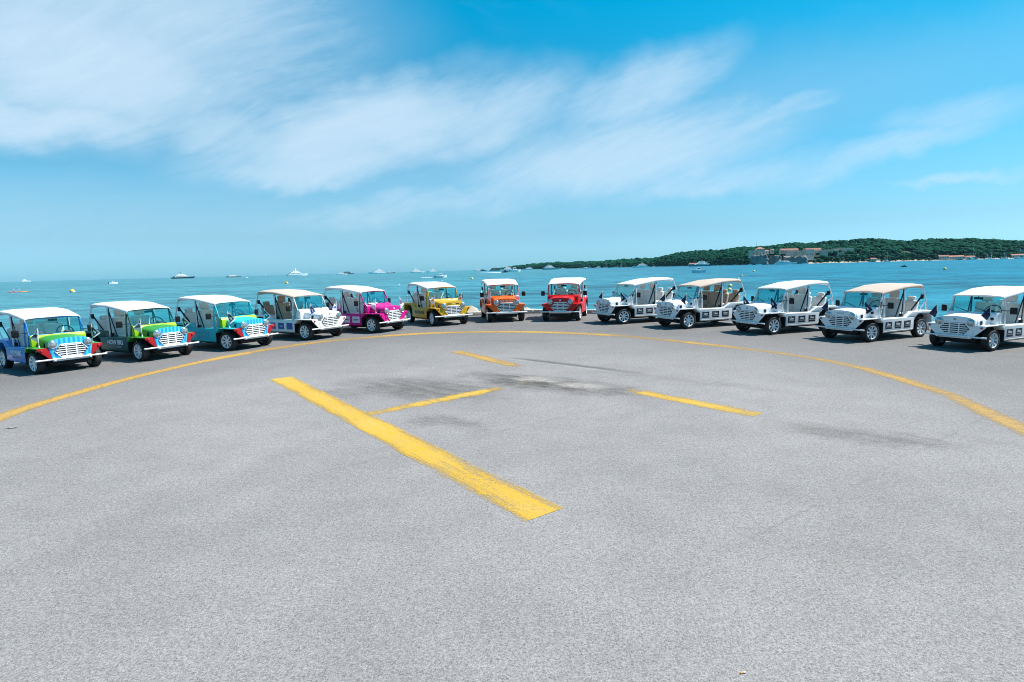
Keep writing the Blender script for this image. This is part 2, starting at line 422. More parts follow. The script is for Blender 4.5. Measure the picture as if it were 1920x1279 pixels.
MAT['boulder'] = simple('boulder', (0.41, 0.3526, 0.287), 0.9, var=0.35, vscale=4, bump=0.8, bscale=10)
MAT['concrete'] = simple('concrete', (0.36, 0.35, 0.33), 0.9, var=0.25, vscale=2, bump=0.4)
MAT['hull_white'] = simple('hull_white', (0.80, 0.81, 0.82), 0.3, 0, 0.3, 0.04, 0.3)
MAT['hull_navy'] = simple('hull_navy', (0.012, 0.03, 0.055), 0.3, 0, 0.4, 0.05, 0.3)
MAT['hull_grey'] = simple('hull_grey', (0.13, 0.17, 0.20), 0.35, 0, 0.3, 0.05, 0.3)
MAT['hull_teal'] = simple('hull_teal', (0.10, 0.34, 0.38), 0.35, 0, 0.3, 0.05, 0.3)
MAT['boat_window'] = simple('boat_window', (0.02, 0.035, 0.045), 0.12, 0, 0.5, 0.05, 0.3)
MAT['teak'] = simple('teak', (0.38, 0.25, 0.14), 0.6)
MAT['buoy_yellow'] = simple('buoy_yellow', (0.72, 0.50, 0.04), 0.45, 0, 0.2, 0.15)
MAT['buoy_white'] = simple('buoy_white', (0.78, 0.78, 0.76), 0.5)
MAT['kayak_red'] = simple('kayak_red', (0.55, 0.035, 0.05), 0.35, 0, 0.3)
MAT['kayak_orange'] = simple('kayak_orange', (0.70, 0.22, 0.05), 0.35, 0, 0.3)
MAT['skin'] = simple('skin', (0.45, 0.27, 0.19), 0.6)
MAT['cap'] = simple('cap', (0.78, 0.80, 0.82), 0.8)
MAT['wall_ochre'] = simple('wall_ochre', (0.74, 0.53, 0.41), 0.9, var=0.3, vscale=0.12, bump=0.4, bscale=0.6)
MAT['wall_grey'] = simple('wall_grey', (0.56, 0.45, 0.37), 0.9, var=0.35, vscale=0.12, bump=0.4, bscale=0.6)
MAT['wall_rose'] = simple('wall_rose', (0.80, 0.53, 0.43), 0.9, var=0.2, vscale=0.12)
MAT['tiles_orange'] = simple('tiles_orange', (0.40, 0.155, 0.095), 0.85, var=0.3, vscale=0.5)
MAT['tiles_red'] = simple('tiles_red', (0.30, 0.12, 0.095), 0.85, var=0.3, vscale=0.5)
MAT['window_dark'] = simple('window_dark', (0.03, 0.035, 0.04), 0.3)
MAT['rock'] = simple('rock', (0.25, 0.235, 0.22), 0.95, var=0.5, vscale=0.10, bump=1.0, bscale=0.25)
MAT['butt_paper'] = simple('butt_paper', (0.75, 0.70, 0.62), 0.8)
MAT['butt_filter'] = simple('butt_filter', (0.62, 0.30, 0.10), 0.8)
MAT['pebble'] = simple('pebble', (0.26, 0.24, 0.22), 0.9)

def land_mat():
    m, t, p, out = new_mat('island_ground')
    g = t.node('ShaderNodeTexCoord').outputs['Object']
    z = t.xyz(g)[2]
    n = t.noise(g, 0.03, 6, 0.6)
    c = t.mix(t.range(t.math('ADD', z, t.math('MULTIPLY', n, 2.0)), 0.6, 3.0), (0.42, 0.37, 0.30), (0.010, 0.040, 0.020))
    t.l.new(c, p.inputs['Base Color']); p.inputs['Roughness'].default_value = 0.95
    return m
MAT['land'] = land_mat()

def wood_mat():
    m, t, p, out = new_mat('pine_foliage')
    g = t.node('ShaderNodeTexCoord').outputs['Object']
    a = t.noise(g, 0.045, 5, 0.6)
    b = t.noise(g, 0.55, 5, 0.7)
    c = t.mix(t.range(a, 0.35, 0.65), (0.0010, 0.028, 0.024), (0.004, 0.058, 0.028))
    c = t.mix(t.range(b, 0.35, 0.7, 0, 0.55), c, (0.016, 0.105, 0.046))
    t.l.new(c, p.inputs['Base Color']); p.inputs['Roughness'].default_value = 0.9
    p.inputs['Specular IOR Level'].default_value = 0.04
    t.l.new(t.bump(t.noise(g, 0.9, 4, 0.7), 1.0, 1.2), p.inputs['Normal'])
    return m
MAT['wood'] = wood_mat()


# ------------------------------------------------------------------ mesh helpers
class MB:
    """collects shapes, build() makes one mesh"""
    def __init__(s):
        s.v = []; s.f = []; s.m = []
    def add(s, vs, fs, mi=0):
        o = len(s.v)
        s.v += [tuple(x) for x in vs]
        for f in fs:
            s.f.append(tuple(i + o for i in f)); s.m.append(mi)
    def box(s, c, d, mi=0, mat=None):
        hx, hy, hz = d[0] / 2, d[1] / 2, d[2] / 2
        vs = [Vector((sx * hx, sy * hy, sz * hz)) for sx in (-1, 1) for sy in (-1, 1) for sz in (-1, 1)]
        if mat is not None: vs = [mat @ v for v in vs]
        vs = [v + Vector(c) for v in vs]
        s.add(vs, [(0, 1, 3, 2), (4, 6, 7, 5), (0, 4, 5, 1), (2, 3, 7, 6), (0, 2, 6, 4), (1, 5, 7, 3)], mi)
    def prism(s, pts, fn0, fn1, mi=0):
        """pts 2d polygon; fn0/fn1 map a 2d point to the two end caps"""
        n = len(pts)
        s.add([fn0(*q) for q in pts] + [fn1(*q) for q in pts],
              [tuple(range(n))[::-1], tuple(range(n, 2 * n))] + [(i, (i + 1) % n, n + (i + 1) % n, n + i) for i in range(n)], mi)
    def tube(s, pts, r, n=8, mi=0, closed=False, cap=True):
        pts = [Vector(q) for q in pts]
        m = len(pts); rings = []
        for i, q in enumerate(pts):
            a = pts[(i - 1) % m] if (closed or i > 0) else q
            b = pts[(i + 1) % m] if (closed or i < m - 1) else q
            t = (b - a).normalized()
            ref = Vector((0, 0, 1)) if abs(t.z) < 0.9 else Vector((1, 0, 0))
            u = t.cross(ref).normalized(); w = u.cross(t).normalized()
            rr = r[i] if isinstance(r, (list, tuple)) else r
            rings.append([q + u * rr * math.cos(2 * PI * k / n) + w * rr * math.sin(2 * PI * k / n) for k in range(n)])
        vs = [v for rg in rings for v in rg]
        fs = []
        for i in range(m if closed else m - 1):
            j = (i + 1) % m
            for k in range(n):
                fs.append((i * n + k, i * n + (k + 1) % n, j * n + (k + 1) % n, j * n + k))
        if cap and not closed:
            fs.append(tuple(range(n))[::-1]); fs.append(tuple((m - 1) * n + k for k in range(n)))
        s.add(vs, fs, mi)
    def lathe(s, prof, fn, n=24, mi=0, cap=True):
        """prof list of (r, h); fn(rx, ry, h) -> point"""
        vs = []; fs = []
        for (r, h) in prof:
            for k in range(n):
                a = 2 * PI * k / n
                vs.append(fn(r * math.cos(a), r * math.sin(a), h))
        for i in range(len(prof) - 1):
            for k in range(n):
                fs.append((i * n + k, i * n + (k + 1) % n, (i + 1) * n + (k + 1) % n, (i + 1) * n + k))
        if cap:
            fs.append(tuple(range(n))[::-1]); fs.append(tuple((len(prof) - 1) * n + k for k in range(n)))
        s.add(vs, fs, mi)
    def grid(s, rows, mi=0, closed=False):
        m = len(rows[0]); vs = [p for r in rows for p in r]; fs = []
        for i in range(len(rows) - 1):
            for k in range(m if closed else m - 1):
                fs.append((i * m + k, i * m + (k + 1) % m, (i + 1) * m + (k + 1) % m, (i + 1) * m + k))
        s.add(vs, fs, mi)
    def build(s, name, bevel=0.0, seg=2, smooth=38):
        me = bpy.data.meshes.new(name)
        me.from_pydata(s.v, [], s.f)
        for p_, mi in zip(me.polygons, s.m): p_.material_index = mi
        bm = bmesh.new(); bm.from_mesh(me)
        bmesh.ops.recalc_face_normals(bm, faces=bm.faces)
        if bevel:
            es = [e for e in bm.edges if len(e.link_faces) == 2 and e.calc_face_angle(0) > math.radians(28)]
            bmesh.ops.bevel(bm, geom=es, offset=bevel, segments=seg, profile=0.6, affect='EDGES', clamp_overlap=True)
        bm.to_mesh(me); bm.free()
        if smooth:
            me.shade_smooth(); me.set_sharp_from_angle(angle=math.radians(smooth))
        me.update()
        return me

def link(name, me, mats, parent=None):
    """one object; materials sit on the object so mesh data can be shared"""
    o = bpy.data.objects.new(name, me)
    COL.objects.link(o)
    if me is not None:
        if not isinstance(mats, (list, tuple)): mats = [mats]
        while len(me.materials) < len(mats): me.materials.append(None)
        for i, k in enumerate(mats):
            o.material_slots[i].link = 'OBJECT'
            o.material_slots[i].material = MAT[k] if isinstance(k, str) else k
    if parent is not None: o.parent = parent
    return o

def tag(o, label=None, cat=None, group=None, kind=None):
    if label: o['label'] = label
    if cat: o['category'] = cat
    if group: o['group'] = group
    if kind: o['kind'] = kind
    return o

def empty(name, loc, rz=0.0, s=1.0):
    o = bpy.data.objects.new(name, None)
    COL.objects.link(o)
    o.empty_display_size = 0.2
    o.location = loc; o.rotation_euler = (0, 0, rz); o.scale = (s, s, s)
    return o

def text_mesh(s, size, extrude=0.0015):
    cu = bpy.data.curves.new('lettering', 'FONT')
    cu.body = s; cu.size = size; cu.extrude = extrude; cu.align_x = 'CENTER'; cu.align_y = 'CENTER'; cu.resolution_u = 3
    cu.offset = size * 0.035
    o = bpy.data.objects.new('lettering', cu)
    COL.objects.link(o)
    bpy.context.view_layer.update()
    me = bpy.data.meshes.new_from_object(o.evaluated_get(bpy.context.evaluated_depsgraph_get()))
    bpy.data.objects.remove(o)
    return me

def catmull(pts, per=6, closed=False):
    out = []; n = len(pts)
    rng = range(n) if closed else range(n - 1)
    for i in rng:
        g = lambda k: Vector(pts[k % n]) if closed else Vector(pts[min(max(k, 0), n - 1)])
        p0, p1, p2, p3 = g(i - 1), g(i), g(i + 1), g(i + 2)
        for k in range(per):
            t = k / per
            out.append(0.5 * ((2 * p1) + (p2 - p0) * t + (2 * p0 - 5 * p1 + 4 * p2 - p3) * t * t + (3 * p1 - p0 - 3 * p2 + p3) * t ** 3))
    if not closed: out.append(Vector(pts[-1]))
    return out


# ------------------------------------------------------------------ setting: quay, kerb, sea
EDGE = [(-60, -30), (-34, -12), (-20, 3), (-16.5, 9), (-13.2, 14.0), (-11.7, 16.0), (-10.3, 17.7), (-8.8, 19.9), (-7.1, 21.9), (-4.3, 24.6), (-1.7, 25.75),
        (0.77, 26.15), (3.5, 25.3), (6.7, 22.5), (8.4, 20.4), (10.1, 18.3), (12.0, 16.45), (13.3, 14.4), (15.5, 11), (19, 5), (28, -8), (60, -30)]
edge = catmull([(x, y, 0) for x, y in EDGE], 5)
def offset_line(line, d):
    out = []
    for i, q in enumerate(line):
        a = line[max(i - 1, 0)]; b = line[min(i + 1, len(line) - 1)]
        t = (b - a).normalized()
        out.append(q + Vector((-t.y, t.x, 0)) * d)     # left of travel = outwards
    return out
mb = MB()
outer = offset_line(edge, 0.47)
poly = [Vector((q.x, q.y, 0)) for q in outer] + [Vector((60, -60, 0)), Vector((-60, -60, 0))]
n = len(poly)
mb.add(poly, [tuple(range(n))])
me = bpy.data.meshes.new('quay')
bm = bmesh.new()
bv = [bm.verts.new(q) for q in poly]
bm.faces.new(bv)
bmesh.ops.triangulate(bm, faces=bm.faces)
bmesh.ops.recalc_face_normals(bm, faces=bm.faces)
if sum(f.normal.z for f in bm.faces) < 0: bmesh.ops.reverse_faces(bm, faces=bm.faces)
bm.to_mesh(me); bm.free()
tag(link('quay_ground', me, 'asphalt'), 'grey weathered asphalt of the waterside apron', None, None, 'structure')
mb = MB()
mb.grid([[(q.x, q.y, -0.004) for q in outer], [(q.x * 1.003, q.y * 1.003, -3.2) for q in outer]])
tag(link('quay_wall', mb.build('quay_wall'), 'concrete'), 'concrete face of the quay below the kerb', None, None, 'structure')

kroot = empty('kerb', (0, 0, 0)); tag(kroot, 'pale stone kerb along the edge of the quay', None, None, 'structure')
krs = random.Random(3)
# lay stones along the kerb by arc length
line = [q for q in edge if q.y > 4.0]
acc = [0.0]
for a, b in zip(line, line[1:]): acc.append(acc[-1] + (b - a).length)
def at_len(s):
    for i in range(len(acc) - 1):
        if acc[i + 1] >= s:
            k = (s - acc[i]) / max(acc[i + 1] - acc[i], 1e-6)
            return line[i].lerp(line[i + 1], k), (line[i + 1] - line[i]).normalized()
    return line[-1], (line[-1] - line[-2]).normalized()
KME = []
for v in range(4):
    kb = MB(); kb.box((0, 0, 0.07), (1.0, 0.38 + 0.02 * v, 0.17)); KME.append(kb.build('kerb_stone', 0.025, 2))
s_ = 0.0
while s_ < acc[-1] - 1.2:
    L_ = krs.uniform(0.9, 1.25)
    q, t_ = at_len(s_ + L_ / 2)
    o = link('kerb_stone', krs.choice(KME), 'kerb_stone', kroot)
    nrm = Vector((-t_.y, t_.x, 0))
    pos = q + nrm * (0.22 + krs.uniform(-0.02, 0.02))
    o.location = (pos.x, pos.y, krs.uniform(-0.012, 0.012))
    o.rotation_euler = (krs.uniform(-0.02, 0.02), krs.uniform(-0.02, 0.02), math.atan2(t_.y, t_.x) + krs.uniform(-0.015, 0.015))
    o.scale = ((L_ - 0.025), 1, 1)
    s_ += L_

# rubble armour just outside the kerb where it shows between the cars
brs = random.Random(11)
BL = [(-1.9, 26.35, 0.55, 'tan boulder behind the gap left of the orange car, larger one'), (-1.2, 26.75, 0.42, 'tan boulder behind the gap left of the orange car, smaller one'),
      (0.55, 26.95, 0.5, 'pale boulder at the water edge between the orange and red cars, left one'), (1.25, 26.75, 0.4, 'pale boulder at the water edge between the orange and red cars, right one'),
      (3.9, 25.75, 0.36, 'low pale boulder just right of the red car at the kerb')]
for (bx_, by_, br_, lab) in BL:
    bmx = bmesh.new(); bmesh.ops.create_icosphere(bmx, subdivisions=3, radius=1.0)
    off = Vector((brs.uniform(0, 50), brs.uniform(0, 50), 0))
    for v in bmx.verts:
        k = 1 + 0.35 * mnoise.noise(v.co * 1.3 + off) + 0.12 * mnoise.noise(v.co * 3.5 + off)
        v.co = Vector((v.co.x * k * 1.25, v.co.y * k, v.co.z * k * 1.3)) * br_
    mm = bpy.data.meshes.new('boulder'); bmx.to_mesh(mm); bmx.free(); mm.shade_smooth(); mm.set_sharp_from_angle(angle=math.radians(30))
    o = link('boulder', mm, 'boulder'); o.location = (bx_, by_, -br_ * 0.75); o.rotation_euler = (0, 0, brs.uniform(0, 6))
    tag(o, lab, 'boulder', 'boulders at the quay edge')

# sea sheet (real horizon distance for an eye this low), hole-free disc
mb = MB()
rings = [0.0, 40, 120, 300, 700, 1500, 3000, 5200, 7600]
NS = 96
vs = [(0, 0, SEA_Z)]; fs = []
for r in rings[1:]:
    for k in range(NS):
        vs.append((r * math.cos(2 * PI * k / NS), r * math.sin(2 * PI * k / NS), SEA_Z))
for k in range(NS): fs.append((0, 1 + k, 1 + (k + 1) % NS))
for i in range(len(rings) - 2):
    o_ = 1 + i * NS
    for k in range(NS):
        fs.append((o_ + k, o_ + NS + k, o_ + NS + (k + 1) % NS, o_ + (k + 1) % NS))
mb.add(vs, fs)
tag(link('sea', mb.build('sea', smooth=0), 'sea'), 'blue green sea reaching to the horizon', None, None, 'structure')

# ------------------------------------------------------------------ painted markings
def strip(name, pts, w, z, matk, label, closed=False, wear=None, rag=0.02):
    """flat painted band along a world polyline, with a wear weight across it"""
    rs = random.Random(len(pts) * 7)
    m = len(pts); rows = []; wr = []
    for i, q in enumerate(pts):
        a = pts[(i - 1) % m] if (closed or i) else q
        b = pts[(i + 1) % m] if (closed or i < m - 1) else q
        t = (b - a).normalized(); nn = Vector((-t.y, t.x, 0))
        row = []
        ww = wear(i / max(m - 1, 1), q) if wear else 0.0
        for k in range(7):
            e = -1 + 2 * k / 6
            j = rs.uniform(-rag, rag) if abs(e) == 1 else 0
            wd = w(q) if callable(w) else w
            p_ = q + nn * (e * wd / 2 + j)
            row.append((p_.x, p_.y, z)); wr.append(ww + (0.36 if abs(e) == 1 else 0.14 if abs(e) > 0.6 else 0.02 if abs(e) > 0.2 else 0.0))
        rows.append(row)
    if closed: rows.append(rows[0]); wr += wr[:7]
    b_ = MB(); b_.grid(rows)
    me_ = bpy.data.meshes.new(name); me_.from_pydata(b_.v, [], b_.f)
    at = me_.attributes.new('wear', 'FLOAT', 'POINT'); at.data.foreach_set('value', wr)
    if sum(p_.normal.z for p_ in me_.polygons) < 0: me_.flip_normals()
    me_.update()
    o = link(name, me_, matk)
    return tag(o, label, None, None, 'structure')

RING = [(-7.88, 8.48), (-8.03, 10.05), (-7.94, 12.01), (-7.30, 14.7), (-5.90, 17.10), (-3.70, 18.55), (-1.96, 18.9), (-0.1, 18.7), (1.55, 18.04), (3.1, 16.95), (4.4, 15.45),
        (5.45, 13.95), (6.28, 12.5), (6.72, 10.91), (6.68, 8.75), (6.33, 7.32), (5.9, 5.9), (4.9, 3.4), (2.8, 1.0), (0, -0.2), (-2.8, 0.3), (-5.2, 2.3), (-6.9, 5.3)]
rpts = catmull([(x, y, 0) for x, y in RING], 10, True)
def ring_wear(t, q):
    a = math.atan2(q.y - 9.5, q.x + 0.6)
    k = 0.25 * mnoise.noise(Vector((q.x * 0.5, q.y * 0.5, 3)))
    return (0.02 if q.y > 15 else -0.10) + k + (0.12 if q.x > 3 else 0.0)
strip('circle_marking', rpts, lambda q: 0.36 + 0.30 * min(max((q.y - 13) / 5.0, 0), 1), 0.002, 'roadpaint_old', 'large worn yellow circle painted on the asphalt', True, ring_wear, 0.012)

def seg(a, b, n):
    a = Vector((a[0], a[1], 0)); b = Vector((b[0], b[1], 0))
    return [a.lerp(b, i / n) for i in range(n + 1)]
strip('letter_leg_marking', seg((-4.68, 11.24), (0.24, 4.55), 60), 0.44, 0.0032, 'roadpaint', 'broad yellow near leg of the painted H', wear=lambda t, q: -0.24 + 0.20 * t + 0.26 * mnoise.noise(Vector((q.x * 0.9, q.y * 0.9, 1))), rag=0.006)
strip('letter_crossbar_marking', seg((-2.30, 7.98), (0.30, 10.2), 34), 0.30, 0.002, 'roadpaint', 'faded yellow crossbar of the painted H', wear=lambda t, q: (0.14 if t < 0.28 else -0.08) + (0.55 if t > 0.80 else 0.22 if t > 0.72 else 0) + 0.2 * mnoise.noise(Vector((q.x, q.y, 5))), rag=0.05)
strip('letter_leg_marking', seg((-1.45, 14.42), (0.12, 11.88), 30), 0.40, 0.002, 'roadpaint_old', 'faded yellow far end of the painted H, farther leg', wear=lambda t, q: -0.06 + (0.25 if t > 0.9 else 0) + 0.2 * mnoise.noise(Vector((q.x, q.y, 8))), rag=0.04)
strip('letter_leg_marking', seg((1.92, 9.35), (3.34, 7.54), 30), 0.34, 0.002, 'roadpaint', 'yellow near end of the painted H, farther leg', wear=lambda t, q: -0.05 + (0.3 if t < 0.12 else 0) + 0.15 * mnoise.noise(Vector((q.x, q.y, 9))), rag=0.03)

# ------------------------------------------------------------------ beach car: shared meshes (x lateral, y = -forward, z up)
def P(x, f, z): return (x, -f, z)
ME = {}
def mesh(key, b, **kw): ME[key] = b.build(key, **kw)

# tub: sills, floor, rear wings, tail
b = MB()
for s in (-1, 1):
    sec = [(0.47, 0.22), (0.645, 0.22), (0.69, 0.27), (0.69, 0.600), (0.675, 0.62), (0.47, 0.62)]
    b.prism(sec, lambda x, z: P(s * x, -1.68, z), lambda x, z: P(s * x, -0.415, z))
    arch = [(-1.38, 0.6215), (-1.60, 0.755), (-2.50, 0.755), (-2.50, 0.37), (-2.455, 0.37), (-2.42, 0.60), (-2.31, 0.69), (-1.86, 0.69), (-1.735, 0.60), (-1.682, 0.50), (-1.682, 0.6215)]
    b.prism(arch, lambda f, z: P(s * 0.47, f, z), lambda f, z: P(s * 0.692, f, z))
    b.box(P(s * 0.66, -1.05, 0.262), (0.07, 1.22, 0.014))
b.box(P(0, -2.475, 0.56), (0.938, 0.05, 0.39))
b.box(P(0, -1.15, 0.245), (0.938, 1.5, 0.03))
b.box(P(0, -2.13, 0.52), (0.938, 0.64, 0.03))
mesh('tub', b, bevel=0.008)
# front wings: top plate, tapering nose face, rear gusset
for s, key in ((-1, 'wing_a'), (1, 'wing_b')):
    b = MB()
    b.box(P(s * 0.573, -0.015, 0.634), (0.236, 0.80, 0.024))
    b.prism([(-0.413, 0.6215), (-0.25, 0.6215), (-0.395, 0.50), (-0.413, 0.50)], lambda f, z: P(s * 0.47, f, z), lambda f, z: P(s * 0.69, f, z))
    mesh(key, b, bevel=0.008)
    b = MB()
    b.prism([(0.394, 0.315), (0.691, 0.598), (0.691, 0.647), (0.456, 0.647)], lambda x, z: P(s * x, 0.372, z), lambda x, z: P(s * x, 0.398, z))
    mesh(key + '_nose', b, bevel=0.008)
# inner black arches and underbody
b = MB()
for s in (-1, 1):
    b.box(P(s * 0.438, -0.03, 0.43), (0.03, 0.76, 0.376))
    b.box(P(s * 0.578, -0.4075, 0.40), (0.21, 0.012, 0.38))
    b.box(P(s * 0.456, -2.06, 0.49), (0.026, 0.78, 0.39))
    b.box(P(s * 0.578, -1.694, 0.38), (0.21, 0.018, 0.24))
b.box(P(0, -1.05, 0.19), (0.86, 2.3, 0.07))
b.box(P(0, 0.10, 0.24), (0.80, 0.42, 0.08))
for f in (0.0, -2.05): b.tube([P(-0.56, f, 0.262), P(0.56, f, 0.262)], 0.035, 8)
b.tube([P(-0.32, 0.30, 0.235), P(0.32, 0.30, 0.235)], 0.022, 8)
b.box(P(0, -0.1, 0.45), (0.80, 0.55, 0.3))
mesh('underbody', b, smooth=30)
# bonnet
b = MB()
NB = 14
rows = []
for (f, w, zs, zt, cr) in ((0.376, 0.462, 0.700, 0.850, 0.0), (0.30, 0.462, 0.71, 0.858, 0), (0.0, 0.455, 0.74, 0.880, 0), (-0.27, 0.45, 0.775, 0.905, 0)):
    row = [P(-w, f, 0.60), P(-w, f, zs - 0.03)]
    for k in range(NB + 1):
        a = PI - PI * k / NB
        cx, sx = math.cos(a), math.sin(a)
        ex = math.copysign(abs(cx) ** 0.62, cx); ez = abs(sx) ** 0.62
        row.append(P(w * ex, f, zs + (zt - zs) * ez))
    row += [P(w, f, zs - 0.03), P(w, f, 0.60)]
    rows.append(row)
b.grid(rows)
ns = len(rows[0])
b.add(rows[0], [tuple(range(ns))]); b.add(rows[-1], [tuple(range(ns))])
mesh('bonnet', b, smooth=40)
# nose panel
half = [(0.39, 0.297), (0.452, 0.60), (0.466, 0.70), (0.452, 0.765), (0.40, 0.815), (0.30, 0.842), (0.16, 0.857)]
pts = [(-x, z) for x, z in half] + [(0, 0.862)] + [(x, z) for x, z in half[::-1]]
b = MB(); b.prism(pts, lambda x, z: P(x, 0.3765, z), lambda x, z: P(x, 0.406, z)); mesh('nose_panel', b, bevel=0.007)
# scuttle under the windscreen
b = MB()
b.prism([(-0.215, 0.648), (-0.23, 0.865), (-0.275, 0.925), (-0.415, 0.925), (-0.42, 0.70), (-0.42, 0.648)], lambda f, z: P(-0.585, f, z), lambda f, z: P(0.585, f, z))
mesh('scuttle', b, bevel=0.018)
b = MB(); b.box(P(0, -0.435, 0.80), (1.12, 0.022, 0.18)); b.box(P(0.30, -0.45, 0.85), (0.2, 0.02, 0.1)); mesh('dashboard', b, bevel=0.006)
# grille: dark backing and slats; separate bright frame
def hexw(z): return 0.345 - 0.14 * abs(z - 0.545) / 0.155
b = MB()
b.prism([(0.345, 0.545), (0.212, 0.695), (-0.212, 0.695), (-0.345, 0.545), (-0.212, 0.395), (0.212, 0.395)], lambda x, z: P(x, 0.4065, z), lambda x, z: P(x, 0.4105, z))
mesh('grille_back', b, smooth=0)
b = MB()
for i in range(6):
    z = 0.414 + 0.262 * i / 5
    w = hexw(z) - 0.012
    for (x0, x1) in ((-w, -0.118), (-0.100, 0.100), (0.118, w)):
        b.box(P((x0 + x1) / 2, 0.4165, z), (x1 - x0, 0.012, 0.0235))
for x in (-0.109, 0.109): b.box(P(x, 0.4185, 0.545), (0.018 + 0.006, 0.016, 0.298))
mesh('grille_slats', b, smooth=0)
b = MB()
hx = [(0.352, 0.545), (0.218, 0.703), (-0.218, 0.703), (-0.352, 0.545), (-0.218, 0.387), (0.218, 0.387)]
b.tube([P(x, 0.417, z) for x, z in hx], 0.0125, 6, closed=True)
mesh('grille_frame', b, smooth=30)
# headlight
b = MB(); b.lathe([(0.080, 0.404), (0.094, 0.412), (0.096, 0.428), (0.086, 0.436), (0.080, 0.430)], lambda x, y, h: P(x, h, y), 28, cap=False); mesh('bezel', b)
b = MB(); b.lathe([(0.082, 0.406), (0.080, 0.430), (0.06, 0.446), (0.03, 0.453), (0.004, 0.455)], lambda x, y, h: P(x, h, y), 28); mesh('lens', b)
b = MB(); b.lathe([(0.030, 0.0), (0.030, 0.012), (0.022, 0.026), (0.004, 0.030)], lambda x, y, h: P(x, h, y), 16); mesh('indicator', b)
b = MB(); b.lathe([(0.022, 0.0), (0.022, 0.02), (0.006, 0.026)], lambda x, y, h: (h, x, y), 12); mesh('side_lamp', b)
# bumper
b = MB()
b.tube([P(-0.75, 0.43, 0.355), P(-0.70, 0.447, 0.355), P(0.70, 0.447, 0.355), P(0.75, 0.43, 0.355)], 0.021, 10)
for s in (-1, 1):
    b.box(P(s * 0.375, 0.43, 0.350), (0.055, 0.05, 0.085)); b.tube([P(s * 0.375, 0.45, 0.355), P(s * 0.375, 0.478, 0.355)], 0.03, 10)
b.box(P(0, 0.413, 0.325), (0.70, 0.016, 0.045))
mesh('bumper', b)
# windscreen frame + glass
def wsf(x, k): return P(x, -0.335 - 0.19 * k, 0.918 + 0.417 * k)
loop = []
for (x, k) in ((-0.588, 0.0), (-0.580, 0.45), (-0.572, 0.86), (-0.562, 0.94), (-0.535, 0.985), (-0.48, 1.0), (0, 1.0), (0.48, 1.0), (0.535, 0.985), (0.562, 0.94), (0.572, 0.86), (0.580, 0.45), (0.588, 0.0), (0.3, 0.0), (-0.3, 0.0)):
    loop.append(wsf(x, k))
b = MB(); b.tube(loop, 0.0185, 8, closed=True); mesh('windscreen_frame', b, smooth=50)
b = MB()
pf = [(-0.58, 0.01), (-0.572, 0.45), (-0.565, 0.86), (-0.53, 0.97), (-0.48, 0.99), (0.48, 0.99), (0.53, 0.97), (0.565, 0.86), (0.572, 0.45), (0.58, 0.01)]
b.prism(pf, lambda x, k: wsf(x, k), lambda x, k: tuple(Vector(wsf(x, k)) + Vector((0, 0.005, 0.002)))); mesh('windscreen_glass', b, smooth=0)
for (x0, x1), key in (((-0.10, -0.46), 'wiper_a'), ((0.36, 0.02), 'wiper_b')):
    b = MB()
    a_ = Vector(wsf(x0, 0.03)) + Vector((0, -0.03, 0)); c_ = Vector(wsf(x1, 0.30)) + Vector((0, -0.03, 0.0))
    b.tube([a_ + Vector((0, 0.01, -0.03)), a_, a_.lerp(c_, 0.55)], 0.009, 6); b.tube([a_.lerp(c_, 0.4), c_], 0.007, 6)
    b.lathe([(0.022, 0), (0.016, 0.03)], lambda x, y, h, a_=a_: (a_.x + x, a_.y + 0.01 + y, a_.z - 0.045 + h), 10)
    mesh(key, b, smooth=40)
